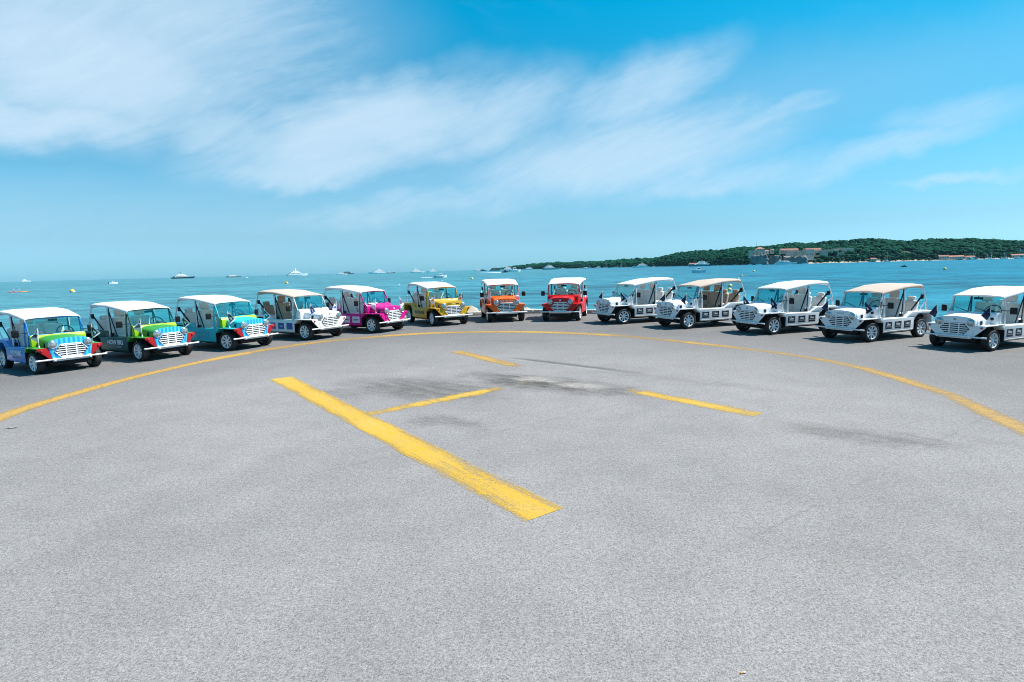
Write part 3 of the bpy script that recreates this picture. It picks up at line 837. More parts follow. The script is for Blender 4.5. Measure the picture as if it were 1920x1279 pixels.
# side screen: rear upright and clouded pane
for s, key in ((-1, 'side_a'), (1, 'side_b')):
    b = MB(); b.tube([P(s * 0.572, -0.522, 1.325), P(s * 0.60, -0.535, 1.0), P(s * 0.612, -0.545, 0.62)], 0.020, 8); b.tube([P(s * 0.585, -0.345, 0.93), P(s * 0.60, -0.39, 0.64)], 0.014, 8)
    mesh(key + '_post', b, smooth=50)
    b = MB(); b.prism([(-0.36, 0.93), (-0.535, 1.06), (-0.54, 0.63), (-0.40, 0.63)], lambda f, z: P(s * 0.598, f, z), lambda f, z: P(s * 0.601, f, z)); mesh(key + '_pane', b, smooth=0)
    # posts behind
    b = MB(); b.tube([P(s * 0.62, -1.32, 0.60), P(s * 0.622, -1.32, 1.475)], 0.019, 8); mesh(key + '_mid', b, smooth=50)
    b = MB()
    b.tube([P(s * 0.645, -2.28, 0.75), P(s * 0.645, -2.22, 1.04), P(s * 0.64, -2.02, 1.48)], 0.019, 8)
    b.tube([P(s * 0.645, -2.215, 1.05), P(s * 0.645, -1.93, 0.75)], 0.015, 8)
    mesh(key + '_rear', b, smooth=50)
    # seat belts
    b = MB()
    for (p0, p1) in (((0.600, -1.335, 1.36), (0.585, -1.30, 0.66)), ((0.598, -1.33, 1.35), (0.57, -1.07, 0.63))):
        a_, c_ = Vector(P(s * p0[0], p0[1], p0[2])), Vector(P(s * p1[0], p1[1], p1[2]))
        d_ = (c_ - a_).normalized(); u_ = Vector((1, 0, 0)).cross(d_).normalized()
        b.add([a_ + u_ * 0.027, a_ - u_ * 0.027, c_ - u_ * 0.020, c_ + u_ * 0.020] + [q + Vector((s * -0.006, 0, 0)) for q in (a_ + u_ * 0.027, a_ - u_ * 0.027, c_ - u_ * 0.020, c_ + u_ * 0.020)],
              [(0, 1, 2, 3), (7, 6, 5, 4), (0, 4, 5, 1), (1, 5, 6, 2), (2, 6, 7, 3), (3, 7, 4, 0)])
    b.box(P(s * 0.585, -1.29, 0.67), (0.06, 0.10, 0.08)); b.box(P(s * 0.60, -1.335, 1.37), (0.03, 0.07, 0.06))
    mesh(key + '_belt', b, smooth=0)
    b = MB()
    a_, c_ = Vector(P(s * 0.60, -2.10, 1.17)), Vector(P(s * 0.57, -1.72, 0.78))
    d_ = (c_ - a_).normalized(); u_ = Vector((1, 0, 0)).cross(d_).normalized()
    q4 = (a_ + u_ * 0.03, a_ - u_ * 0.03, c_ - u_ * 0.025, c_ + u_ * 0.025)
    b.add(list(q4) + [q + Vector((s * -0.006, 0, 0)) for q in q4], [(0, 1, 2, 3), (7, 6, 5, 4), (0, 4, 5, 1), (1, 5, 6, 2), (2, 6, 7, 3), (3, 7, 4, 0)])
    b.box(P(s * 0.605, -2.11, 1.16), (0.04, 0.08, 0.13))
    mesh(key + '_rear_belt', b, smooth=0)
    # wing mirror
    b = MB()
    b.box(P(s * 0.80, -0.50, 0.985), (0.145, 0.05, 0.175), mat=Matrix.Rotation(s * 0.25, 3, 'Z'))
    mesh(key + '_mirror', b, bevel=0.024, seg=3)
    b = MB(); b.tube([P(s * 0.58, -0.40, 0.99), P(s * 0.66, -0.45, 0.985), P(s * 0.76, -0.49, 0.985)], 0.009, 6); mesh(key + '_mirror_arm', b)
# cross tubes
b = MB(); b.tube([P(-0.62, -1.32, 1.47), P(0.62, -1.32, 1.47)], 0.017, 8); b.tube([P(-0.64, -2.02, 1.475), P(0.64, -2.02, 1.475)], 0.017, 8); mesh('roof_bars', b, smooth=50)
# roof canvas: double skin with hanging hems
stations = [(-0.470, 1.335, 0.590), (-0.53, 1.358, 0.598), (-0.80, 1.405, 0.612), (-1.10, 1.455, 0.630), (-1.32, 1.492, 0.645), (-1.65, 1.507, 0.658), (-1.92, 1.518, 0.668), (-2.02, 1.508, 0.668), (-2.055, 1.47, 0.664), (-2.06, 1.40, 0.66)]
rows = []; rows2 = []
for i, (f, z, w) in enumerate(stations):
    drop = 0.050 + (0.02 if i >= 6 else 0.0) + (0.01 * math.sin(i * 2.1))
    hem = min(drop, 0.05) if i < 8 else 0.03
    sec = [(-w - 0.004, -hem - 0.02), (-w, -0.030), (-w + 0.018, -0.008), (-w + 0.06, 0.004)]
    sec += [(w * k, 0.006 + 0.022 * (1 - k * k) + 0.004 * math.sin(i * 1.7 + k * 5)) for k in (-0.66, -0.33, 0.0, 0.33, 0.66)]
    sec += [(w - 0.06, 0.004), (w - 0.018, -0.008), (w, -0.030), (w + 0.004, -hem - 0.02)]
    rows.append([P(x, f, z + dz) for x, dz in sec])
    rows2.append([P(x * 0.988, f + (0.006 if i > 6 else 0), z + dz - 0.009) for x, dz in sec])
b = MB()
m_ = len(rows[0])
o0 = 0
b.grid(rows); b.grid(rows2)
nr = len(rows) * m_
rim = [k for k in range(m_)] + [i * m_ + m_ - 1 for i in range(1, len(rows))] + [(len(rows) - 1) * m_ + k for k in range(m_ - 2, -1, -1)] + [i * m_ for i in range(len(rows) - 2, 0, -1)]
for i in range(len(rim)):
    a_, c_ = rim[i], rim[(i + 1) % len(rim)]
    b.f.append((a_, c_, c_ + nr, a_ + nr)); b.m.append(0)
mesh('roof_canvas', b, smooth=50)
# seats
R_ = lambda a: Matrix.Rotation(a, 3, 'X')
for side, x in (('a', -0.27), ('b', 0.27)):
    b = MB()
    b.box(P(x, -1.02, 0.52), (0.46, 0.50, 0.17), mat=R_(0.08))
    b.box(P(x, -1.33, 0.83), (0.46, 0.14, 0.60), mat=R_(-0.20))
    mesh('seat_' + side, b, bevel=0.05, seg=3)
    b = MB(); b.box(P(x, -1.43, 1.245), (0.26, 0.10, 0.20), mat=R_(-0.15)); mesh('headrest_' + side, b, bevel=0.04, seg=3)
    b = MB()
    b.box(P(x, -1.83, 0.62), (0.45, 0.42, 0.15), mat=R_(0.06)); b.box(P(x, -2.10, 0.83), (0.44, 0.13, 0.42), mat=R_(-0.25))
    mesh('rear_seat_' + side, b, bevel=0.055, seg=3)
    b = MB(); b.box(P(x, -2.18, 1.09), (0.23, 0.10, 0.14), mat=R_(-0.2)); mesh('rear_headrest_' + side, b, bevel=0.045, seg=3)
# steering wheel
b = MB()
ctr = Vector(P(0.28, -0.62, 0.93)); tilt = Matrix.Rotation(math.radians(62), 3, 'X')
b.tube([ctr + tilt @ Vector((0.185 * math.cos(2 * PI * k / 24), 0.185 * math.sin(2 * PI * k / 24), 0)) for k in range(24)], 0.013, 8, closed=True)
for a_ in (PI * 0.03, PI * 0.97, PI * 1.5): b.tube([ctr, ctr + tilt @ Vector((0.185 * math.cos(a_), 0.185 * math.sin(a_), 0))], 0.010, 6)
b.tube([ctr, Vector(P(0.28, -0.45, 0.82))], 0.024, 8)
b.lathe([(0.05, -0.01), (0.05, 0.02), (0.03, 0.03)], lambda x, y, h: tuple(ctr + tilt @ Vector((x, y, h))), 14)
mesh('steering_wheel', b, smooth=50)
b = MB(); b.box(P(0.0, -0.52, 1.27), (0.20, 0.03, 0.06)); b.tube([P(0, -0.515, 1.33), P(0, -0.52, 1.28)], 0.008, 6); mesh('rear_view_mirror', b, bevel=0.01)
# wheel
b = MB()
prof = [(0.190, -0.080), (0.215, -0.086), (0.245, -0.083), (0.260, -0.070), (0.265, -0.045), (0.266, 0.0), (0.265, 0.045), (0.260, 0.070), (0.245, 0.083), (0.215, 0.086), (0.190, 0.080), (0.188, 0.0), (0.190, -0.080)]
b.lathe(prof, lambda x, y, h: (h, x, y), 40, cap=False)
for k in range(60):
    a_ = 2 * PI * k / 60
    for side in (-1, 1):
        b.box((side * 0.052, 0.2655 * math.cos(a_), 0.2655 * math.sin(a_)), (0.034, 0.012, 0.006), mat=Matrix.Rotation(a_ - PI / 2, 3, 'X'))
mesh('tyre', b, smooth=40)
b = MB()   # rim faces +x
b.lathe([(0.189, -0.078), (0.186, 0.060), (0.191, 0.076), (0.183, 0.080), (0.168, 0.070), (0.166, -0.06)], lambda x, y, h: (h, x, y), 40, cap=False)
for k in range(8):
    a_ = 2 * PI * k / 8
    rot = Matrix.Rotation(a_, 3, 'X')
    q = [Vector((0.052, 0.03, 0.016)), Vector((0.052, 0.03, -0.016)), Vector((0.070, 0.172, -0.024)), Vector((0.070, 0.172, 0.024))]
    q2 = [v - Vector((0.022, 0, 0)) for v in q]
    b.add([rot @ v for v in q + q2], [(0, 1, 2, 3), (7, 6, 5, 4), (0, 4, 5, 1), (1, 5, 6, 2), (2, 6, 7, 3), (3, 7, 4, 0)])
b.lathe([(0.045, 0.02), (0.045, 0.056), (0.030, 0.064), (0.004, 0.066)], lambda x, y, h: (h, x, y), 16)
mesh('rim', b, smooth=35)
b = MB(); b.lathe([(0.165, 0.0), (0.165, 0.016), (0.06, 0.022), (0.05, 0.03)], lambda x, y, h: (h, x, y), 24); mesh('brake_disc', b)
# flag
b = MB(); b.tube([P(0, 0, 0.645), P(0, 0, 1.05)], 0.0055, 6); b.lathe([(0.018, 0.0), (0.014, 0.025)], lambda x, y, h: (x, y, 0.646 + h), 10); mesh('flag_pole', b)
def flag_shape(kk, th):
    """drooping pennant hanging from the pole; kk shrinks it towards its middle"""
    rows = []
    n = 7
    c = Vector((-0.035, 0, 0.90))
    for i in range(n + 1):
        t = i / n
        top = Vector((0.004, 0, 1.035)).lerp(Vector((-0.150, 0, 0.835)), t)
        bot = Vector((0.004, 0, 0.865)).lerp(Vector((-0.030, 0, 0.735)), t)
        row = []
        for j in range(5):
            q = top.lerp(bot, j / 4)
            q = c + (q - c) * kk
            q.y = 0.018 * math.sin(t * 5 + j * 0.9)
            row.append(q)
        rows.append(row)
    bb = MB()
    bb.grid([[q + Vector((0, th, 0)) for q in r] for r in rows]); bb.grid([[q - Vector((0, th, 0)) for q in r] for r in rows])
    m = 5; N = 40
    rim = list(range(m)) + [i * m + m - 1 for i in range(1, 8)] + [7 * m + k for k in range(m - 2, -1, -1)] + [i * m for i in range(6, 0, -1)]
    for i in range(len(rim)):
        a_, c_ = rim[i], rim[(i + 1) % len(rim)]
        bb.f.append((a_, c_, c_ + N, a_ + N)); bb.m.append(0)
    return bb
mesh('flag_cloth', flag_shape(1.0, 0.0015), smooth=60)
mesh('flag_field', flag_shape(0.80, 0.0030), smooth=60)
b = MB(); b.box((-0.045, 0, 0.875), (0.030, 0.010, 0.012)); b.box((-0.055, 0, 0.850), (0.022, 0.010, 0.030)); b.box((-0.035, 0, 0.895), (0.014, 0.010, 0.02)); mesh('flag_mark', b, smooth=0)
# little fittings
b = MB(); b.box((0, 0, 0), (0.016, 0.075, 0.10)); mesh('bonnet_latch', b, bevel=0.006)
b = MB(); b.lathe([(0.035, 0), (0.035, 0.018), (0.02, 0.028), (0.004, 0.03)], lambda x, y, h: P(x, h, y), 14); mesh('filler_cap', b)
b = MB(); b.box(P(-0.017, 0.410, 0), (0.026, 0.006, 0.044)); b.box(P(0.017, 0.410, 0), (0.026, 0.006, 0.044)); b.box(P(0, 0.410, 0.008), (0.02, 0.006, 0.012)); mesh('badge', b, smooth=0)
b = MB(); b.box((0, 0, 0), (0.006, 0.27, 0.20)); mesh('decal_square', b, bevel=0.002, seg=1)
b = MB(); b.box((0, 0, 0), (0.006, 0.33, 0.21)); mesh('decal_wide', b, bevel=0.002, seg=1)
b = MB()
for i in range(3): b.box(P(-0.27, -0.31 + 0.03 * i, 0.945 + 0.012 * (i % 2)), (0.40, 0.03, 0.03))
mesh('towel_a', b, bevel=0.01)
TX = {}
for key, s, size in (('how', 'HOW BIG', 0.165), ('how2', 'DO YOU DREAM?', 0.072), ('uber', 'Uber', 0.080), ('adv', 'Advertising', 0.047), ('carin', 'CARIN', 0.070), ('saut', 'H-K SAUTER', 0.150),
                     ('moke', 'M O K E', 0.060), ('nose_l', 'STORE', 0.05), ('nose_r', 'IDEAS', 0.05), ('tiny', '\u2022 equativ', 0.042)):
    TX[key] = text_mesh(s, size)

def place_side(o, s, f, z, x=0.6945):
    """lay lettering (drawn in its xy plane) on the car's flank"""
    xa = Vector((0, 1, 0)) if s > 0 else Vector((0, -1, 0))
    za = Vector((s, 0, 0)); ya = Vector((0, 0, 1))
    o.matrix_local = Matrix(((xa.x, ya.x, za.x, s * x), (xa.y, ya.y, za.y, -f), (xa.z, ya.z, za.z, z), (0, 0, 0, 1)))

CARS_GROUP = 'beach cars parked in an arc'
def make_car(label, x, y, th, sc_, body, frame=None, bonnet=None, nose=None, wing=None, wingnose=None, scut=None, roof='canvas_white', seat='seat_grey',
             decal=None, flags=None, badge='ink_white', framed=False, steer=0.0, amber=True, text=None, towel=False):
    r = empty('beach_car', (x, y, 0), th, sc_)
    tag(r, label, 'car', CARS_GROUP)
    frame = frame or body; bonnet = bonnet or body; nose = nose or body; wing = wing or body; wingnose = wingnose or wing; scut = scut or body
    link('body_tub', ME['tub'], body, r)
    link('underbody', ME['underbody'], 'black_under', r)
    bn = link('bonnet', ME['bonnet'], bonnet, r)
    np_ = link('nose_panel', ME['nose_panel'], nose, r)
    for k, s in (('a', -1), ('b', 1)):
        w = link('front_wing', ME['wing_' + k], wing, r)
        link('wing_nose', ME['wing_' + k + '_nose'], wingnose, w)
        l = link('indicator', ME['indicator'], 'lamp_red', w); l.location = P(s * 0.605, 0.397, 0.592)
        l = link('side_lamp', ME['side_lamp'], 'lamp_amber', w); l.location = P(s * 0.691, -0.16, 0.634); l.scale = (s * 0.6, 0.8, 0.6)
    link('scuttle', ME['scuttle'], scut, r)
    link('dashboard', ME['dashboard'], 'black_plastic' if body != 'paint_white' else 'paint_white', r)
    g = link('grille', ME['grille_back'], 'black_under', r)
    link('grille_slats', ME['grille_slats'], 'white_tube', g)
    if framed: link('grille_frame', ME['grille_frame'], 'white_tube', g)
    for s in (-1, 1):
        h = link('headlight', ME['bezel'], 'chrome', r); h.location = (s * 0.374, 0, 0.717)
        link('lens', ME['lens'], 'lens', h)
    link('bumper', ME['bumper'], 'white_tube', r)
    ws = link('windscreen_frame', ME['windscreen_frame'], frame, r)
    link('windscreen_glass', ME['windscreen_glass'], 'glass', ws)
    for k in 'ab': link('wiper', ME['wiper_' + k], 'black_plastic', ws)
    for k, s in (('side_a', -1), ('side_b', 1)):
        sp = link('side_screen', ME[k + '_post'], frame, r)
        link('side_pane', ME[k + '_pane'], 'vinyl', sp)
        link('centre_post', ME[k + '_mid'], 'white_tube', r)
        link('rear_post', ME[k + '_rear'], 'white_tube', r)
        link('seat_belt', ME[k + '_belt'], 'strap', r)
        link('seat_belt', ME[k + '_rear_belt'], 'strap', r)
        mr = link('wing_mirror', ME[k + '_mirror'], 'black_plastic', r)
        link('mirror_arm', ME[k + '_mirror_arm'], 'black_plastic', mr)
        la = link('bonnet_latch', ME['bonnet_latch'], 'black_plastic', bn); la.location = P(s * 0.468, 0.16, 0.70); la.rotation_euler = (0.25, 0, 0)
    fc = link('filler_cap', ME['filler_cap'], 'black_plastic', r); fc.location = P(0.50, -0.212, 0.78)
    link('roof_bars', ME['roof_bars'], 'white_tube', r)
    link('roof', ME['roof_canvas'], roof, r)
    for k in 'ab':
        s1 = link('front_seat', ME['seat_' + k], seat, r); link('headrest', ME['headrest_' + k], seat, s1)
        s2 = link('rear_seat', ME['rear_seat_' + k], seat, r); link('headrest', ME['rear_headrest_' + k], seat, s2)
    link('steering_wheel', ME['steering_wheel'], 'black_plastic', r)
    link('rear_view_mirror', ME['rear_view_mirror'], 'black_plastic', r)
    wr = random.Random(int(abs(x) * 100))
    steer += wr.uniform(-0.07, 0.07)
    for f in (0.0, -2.05):
        for s in (-1, 1):
            wh = link('wheel', ME['tyre'], 'tyre', r)
            wh.location = P(s * 0.602, f, 0.265)
            wh.rotation_euler = (0, 0, (PI if s < 0 else 0) + (steer if f == 0 else 0))
            rm = link('rim', ME['rim'], 'rim', wh); rm.rotation_euler = (wr.uniform(0, 6), 0, 0)
            link('brake_disc', ME['brake_disc'], 'black_under', wh)
    if flags:
        for s in (-1, 1):
            fp = link('flag_pole', ME['flag_pole'], 'white_tube', r); fp.location = P(s * 0.56, 0.10, -0.12); fp.scale = (1.2, 1.2, 1.2)
            fp.rotation_euler = (0, wr.uniform(-0.06, 0.06), wr.uniform(-0.5, 0.5) - th * 0.6 + (PI if (wr.random() < 0.25) else 0))
            cl_ = link('pennant', ME['flag_cloth'], flags[0], fp)
            link('pennant_field', ME['flag_field'], flags[1], fp)
            link('pennant_mark', ME['flag_mark'], flags[2], fp)
    if badge == 'letters':
        o = link('lettering', TX['moke'], 'ink_grey', np_); o.matrix_local = Matrix(((1, 0, 0, 0), (0, 0, -1, -0.4075), (0, 1, 0, 0.775), (0, 0, 0, 1)))
    elif badge:
        o = link('badge', ME['badge'], badge, np_); o.location = (0, 0, 0.775)
    if text and text[0]:
        for key, xx in (('nose_l', -0.165), ('nose_r', 0.165)):
            o = link('lettering', TX[key], text[0], np_); o.matrix_local = Matrix(((1, 0, 0, xx), (0, 0, -1, -0.4075), (0, 1, 0, 0.775), (0, 0, 0, 1)))
    for s in (-1, 1):
        if decal == 'how':
            o = link('lettering', TX['how'], 'ink_white' if not text else text[1], r); place_side(o, s, -0.98, 0.475)
            o = link('lettering', TX['how2'], 'ink_grey' if not text else text[1], r); place_side(o, s, -0.98, 0.36)
        elif decal == 'saut':
            o = link('lettering', TX['saut'], 'ink_dark', r); place_side(o, s, -1.02, 0.44)
        elif decal in ('navy', 'blue'):
            for i, f in enumerate((-0.63, -1.02, -1.41)):
                o = link('side_panel', ME['decal_square'], 'decal_' + decal, r); o.location = P(s * 0.6915, f, 0.42)
                if decal == 'navy':
                    a_ = link('lettering', TX['uber'], 'ink_white', o); place_side(a_, s, 0, 0.028, 0.0045)
                    a_ = link('lettering', TX['adv'], 'ink_grey', o); place_side(a_, s, 0, -0.035, 0.0045)
                elif i == 1:
                    a_ = link('lettering', TX['tiny'], 'ink_white', o); place_side(a_, s, 0, 0, 0.0045)
        elif decal == 'pale':
            for f in (-0.66, -1.10):
                o = link('side_panel', ME['decal_wide'], 'decal_pale', r); o.location = P(s * 0.6915, f, 0.43)
                a_ = link('lettering', TX['carin'], 'decal_navy', o); place_side(a_, s, 0, 0, 0.0045)
    if towel: link('folded_towel', ME['towel_a'], 'towel', r)
    return r

TEALF = ('flag_white', 'flag_teal', 'ink_white'); NAVYF = ('flag_navy', 'flag_navy', 'ink_white')
make_car('blue beach car with striped light blue nose, leftmost of the row', -10.329, 12.955, 1.0, 0.907, 'paint_blue', bonnet='paint_leaf', nose='paint_stripes', wing='paint_leaf', wingnose='paint_scarlet', scut='paint_lime',
         decal='how', flags=TEALF, badge=None, framed=True, steer=0.10)
make_car('dark green beach car with white side lettering and striped light blue nose', -9.068, 14.59, 1.1, 0.943, 'paint_green', bonnet='paint_leaf', nose='paint_stripes', wing='paint_leaf', wingnose='paint_scarlet', scut='paint_lime',
         decal='how', flags=TEALF, badge=None, framed=True, steer=0.05)
make_car('turquoise beach car with striped blue nose and lime windscreen base', -7.64, 16.202, 1.097, 0.98, 'paint_turquoise', nose='paint_stripes', wing='paint_turquoise', wingnose='paint_scarlet', scut='paint_lime',
         decal='how', flags=TEALF, badge=None, framed=True, steer=0.05, text=(None, 'paint_stripes'))
make_car('white beach car with beige roof and blue side panels', -6.174, 18.267, 1.065, 1.023, 'paint_white', roof='canvas_beige', seat='seat_tan', decal='blue', flags=('flag_white', 'flag_violet', 'ink_white'), badge='ink_grey')
make_car('bright pink beach car with two pale side panels', -4.449, 19.901, 1.052, 1.048, 'paint_pink', decal='pale', flags=('flag_white', 'flag_white', 'ink_grey'), framed=True, towel=True)
make_car('yellow beach car with dark lettering on its flank', -2.411, 21.725, 0.58, 1.058, 'paint_yellow', decal='saut', flags=('flag_white', 'flag_orange', 'ink_white'), framed=True, steer=-0.1, text=('ink_dark', 'ink_dark'))
make_car('orange beach car with white roof facing the camera', -0.243, 22.61, 0.153, 1.074, 'paint_orange', flags=('flag_pink', 'flag_white', 'flag_pink'), framed=True, text=('ink_white', 'ink_white'))
make_car('red beach car with white roof facing the camera', 2.005, 22.304, -0.242, 1.066, 'paint_red', flags=None, framed=True)
make_car('white beach car with white roof parked directly beside the red car', 3.786, 20.882, -1.193, 1.048, 'paint_white', decal='navy', flags=NAVYF, badge='ink_grey')
make_car('white beach car with beige roof and tan seats, second right of the red car', 5.515, 18.88, -1.223, 1.018, 'paint_white', roof='canvas_beige', seat='seat_tan', decal='navy', flags=NAVYF, badge='ink_grey')
make_car('white beach car with white roof standing between the two beige-roofed white cars', 7.356, 16.817, -1.246, 0.973, 'paint_white', decal='navy', flags=NAVYF, badge='ink_grey')
make_car('white beach car with beige roof and grey letters on its nose', 8.905, 14.801, -1.185, 0.925, 'paint_white', roof='canvas_beige', decal='navy', flags=NAVYF, badge='letters')
make_car('white beach car with white roof at the right edge, cut by the frame', 10.413, 12.917, -1.183, 0.887, 'paint_white', decal='navy', flags=NAVYF, badge='ink_grey')
make_car('white beach car beyond the right edge, only its shadow in view', 11.75, 11.05, -1.183, 0.87, 'paint_white', decal='navy', flags=None, badge='ink_grey')

# ------------------------------------------------------------------ litter and a small stone on the asphalt
r = empty('cigarette_butt', (1.13, 2.63, 0.006), 0.15); tag(r, 'tiny cigarette butt with orange filter on the asphalt', 'litter')
b = MB(); b.tube([(-0.014, 0, 0), (0.004, 0.001, 0)], 0.0042, 8); link('filter', b.build('filter'), 'butt_filter', r)
b = MB(); b.tube([(0.004, 0.001, 0), (0.016, 0, 0)], 0.0040, 8); link('paper', b.build('paper'), 'butt_paper', r)
b = MB(); rows = [[(-0.11 + 0.055 * i, -0.045 + 0.022 * j + 0.01 * math.sin(i * 2), 0.010 + 0.008 * math.sin(i * 1.9 + j)) for j in range(5)] for i in range(5)]
b.grid(rows); b.grid([[(x_, y_, z_ - 0.006) for x_, y_, z_ in r_] for r_ in rows])
o = link('pale_pebble', b.build('pale_pebble'), 'pebble'); o.location = (-7.13, 7.83, 0.005); o.scale = (0.55, 0.55, 0.5); tag(o, 'pale dry scrap lying below the circle line at the left', 'litter')  # thin wavy sheet standing in for a small pale stone

# ------------------------------------------------------------------ boats
def bearing(x, y): return math.atan2(x, y)
def side_on(x, y, sign): return -bearing(x, y) + (0 if sign > 0 else PI)

def hull_mesh(b, L, beam, free, mi=0, stern=0.85, sheer=0.35):
    rows = []
    n = 12
    for i in range(n + 1):
        t = i / n
        x = -L / 2 + L * t
        w = beam / 2 * (stern + (1 - stern) * min(t / 0.35, 1)) * (1 if t < 0.55 else max(1 - ((t - 0.55) / 0.45) ** 2.2, 0.02))
        zt = free * (1 + sheer * t * t)
        xo = x + (0.06 * L * max(t - 0.6, 0) / 0.4)
        rows.append([(x, -0.05 * w, -0.6), (x, -w * 0.75, -0.3), (xo * 0.5 + x * 0.5, -w * 0.93, zt * 0.4), (xo, -w, zt), (xo, 0, zt * 1.02), (xo, w, zt), (xo * 0.5 + x * 0.5, w * 0.93, zt * 0.4), (x, w * 0.75, -0.3), (x, 0.05 * w, -0.6)])
    b.grid(rows, mi, closed=True)
    b.add(rows[0], [tuple(range(9))], mi); b.add(rows[-1], [tuple(range(9))], mi)

def yacht(label, x, y, L, sign, hull='hull_white', top='hull_white', tiers=3, mast=True, yaw=0.0, hgt=1.0, name='motor_yacht', group='yachts anchored in the bay'):
    r = empty(name, (x, y, SEA_Z), side_on(x, y, sign) + 0.45 + yaw)
    tag(r, label, 'yacht', group)
    free = L * 0.065 * hgt; beam = L * 0.19
    b = MB(); hull_mesh(b, L, beam, free); link('hull', b.build('hull', smooth=35), hull, r)
    z = free * 1.02
    x0, x1 = -0.40 * L, 0.24 * L
    th = L * 0.052 * hgt
    for i in range(tiers):
        w = beam * (0.80 - 0.12 * i)
        b = MB()
        b.prism([(x0, z), (x0 + 0.01 * L, z + th), (x1 - 0.075 * L, z + th), (x1, z)], lambda xx, zz: (xx, -w / 2, zz), lambda xx, zz: (xx, w / 2, zz))
        b.box(((x0 + x1) / 2 - 0.05 * L, 0, z + th + th * 0.04), (x1 - x0 - 0.02 * L, w * 1.12, th * 0.12))
        d = link('deckhouse', b.build('deckhouse', bevel=L * 0.002, seg=1), top, r)
        b = MB()
        b.prism([(x0 + 0.06 * L, z + th * 0.46), (x0 + 0.06 * L, z + th * 0.74), (x1 - 0.066 * L, z + th * 0.74), (x1 - 0.045 * L, z + th * 0.46)], lambda xx, zz: (xx, -w / 2 - 0.03, zz), lambda xx, zz: (xx, w / 2 + 0.03, zz))
        link('window_band', b.build('window_band', smooth=0), 'boat_window', d)
        z += th * 1.1
        x0 += 0.085 * L + 0.01 * L * i; x1 -= 0.085 * L
        th *= 0.92
    if mast:
        b = MB()
        xm = (x0 + x1) / 2
        b.prism([(xm - 0.035 * L, z - th * 0.1), (xm - 0.055 * L, z + 0.055 * L), (xm - 0.030 * L, z + 0.055 * L), (xm + 0.02 * L, z - th * 0.1)], lambda xx, zz: (xx, -0.02 * L, zz), lambda xx, zz: (xx, 0.02 * L, zz))
        b.tube([(xm - 0.045 * L, 0, z), (xm - 0.05 * L, 0, z + 0.11 * L)], 0.004 * L, 6)
        b.box((xm - 0.045 * L, 0, z + 0.062 * L), (0.012 * L, 0.075 * L, 0.01 * L))
        link('radar_mast', b.build('radar_mast', smooth=30), 'hull_grey' if hull != 'hull_white' else top, r)
    return r

yacht('hazy white yacht far out at the left edge of the horizon', -3001, 3528, 52, 1, hgt=1.2)
yacht('long yacht with dark hull and white decks, leftmost of the big yachts', -868.7, 1512.1, 56, 1, 'hull_navy')
yacht('grey hulled yacht with a dark mast right of the long dark one', -734.2, 1512.1, 37, 1, 'hull_grey', tiers=2)
yacht('tall all-white yacht above the beige-roofed white car', -528, 1411.3, 51, 1, tiers=4, hgt=1.15)
yacht('low white yacht overlapping a dark one above the pink car', -417, 1411.3, 27, 1, tiers=2, mast=False)
yacht('dark grey yacht with tall mast behind a low white one', -487.2, 1713.7, 36, 1, 'hull_grey', 'hull_grey', tiers=2, hgt=1.2)
yacht('long white yacht with cream upper deck left of a navy hull', -352, 1512.1, 48, -1)
yacht('small navy hulled yacht touching a long white yacht', -339.2, 1612.9, 26, 1, 'hull_navy', tiers=2, mast=False)
yacht('white yacht with dark mast, left of the pair above the yellow car', -247.2, 1512.1, 41, 1)
yacht('compact white yacht, right of the pair above the yellow car', -223, 1612.9, 31, -1, hgt=1.2)
yacht('white yacht left of the dark one near the island tip', -100.5, 1713.7, 23, -1, tiers=3, hgt=1.2)
yacht('dark blue yacht left of the island tip', -78.9, 1663.3, 19, 1, 'hull_navy', 'hull_grey', tiers=2, hgt=1.3)
yacht('grey yacht in front of the island tip', -41.3, 1512.1, 30, 1, 'hull_grey', 'hull_grey', tiers=2)
yacht('white yacht before the start of the wooded island', -10.1, 1612.9, 38, -1, hgt=1.1)
yacht('white yacht with flat decks right of the orange car roof', 47.2, 1512.1, 30, -1, tiers=2, hgt=1.2)
yacht('long pale teal yacht left of the red car roof', 93.7, 1310.5, 42, 1, 'hull_teal', tiers=3)
yacht('small white yacht just behind the teal yacht', 140.6, 1512.1, 16, 1, tiers=2, mast=False, hgt=1.2)
yacht('small white motor yacht between two sailing boats', 232.6, 1512.1, 18, -1, tiers=2, hgt=1.3)
yacht('low white boat right of a sailing boat off the island', 259.4, 1411.3, 20, -1, tiers=1, mast=False)
yacht('white yacht with stepped decks below the rising wooded slope', 288.2, 1260.1, 36, -1, tiers=3)
yacht('large grey yacht lying off the red roofed beach houses', 335.3, 1008.1, 39, -1, 'hull_grey', tiers=3)
yacht('white ferry moored below the cliff of the fort', 477.5, 987.9, 36, 1, tiers=2, mast=False, name='ferry')
for lab, x, y, L in (('tiny white boat left of the fort rock', 424.0, 1008.1, 8), ('small white boat below the fort tower', 440.1, 1008.1, 10), ('tiny white boat right of the ferry', 521.2, 1008.1, 8)):
    yacht(lab, x, y, L, 1, tiers=1, mast=False, hgt=1.4)

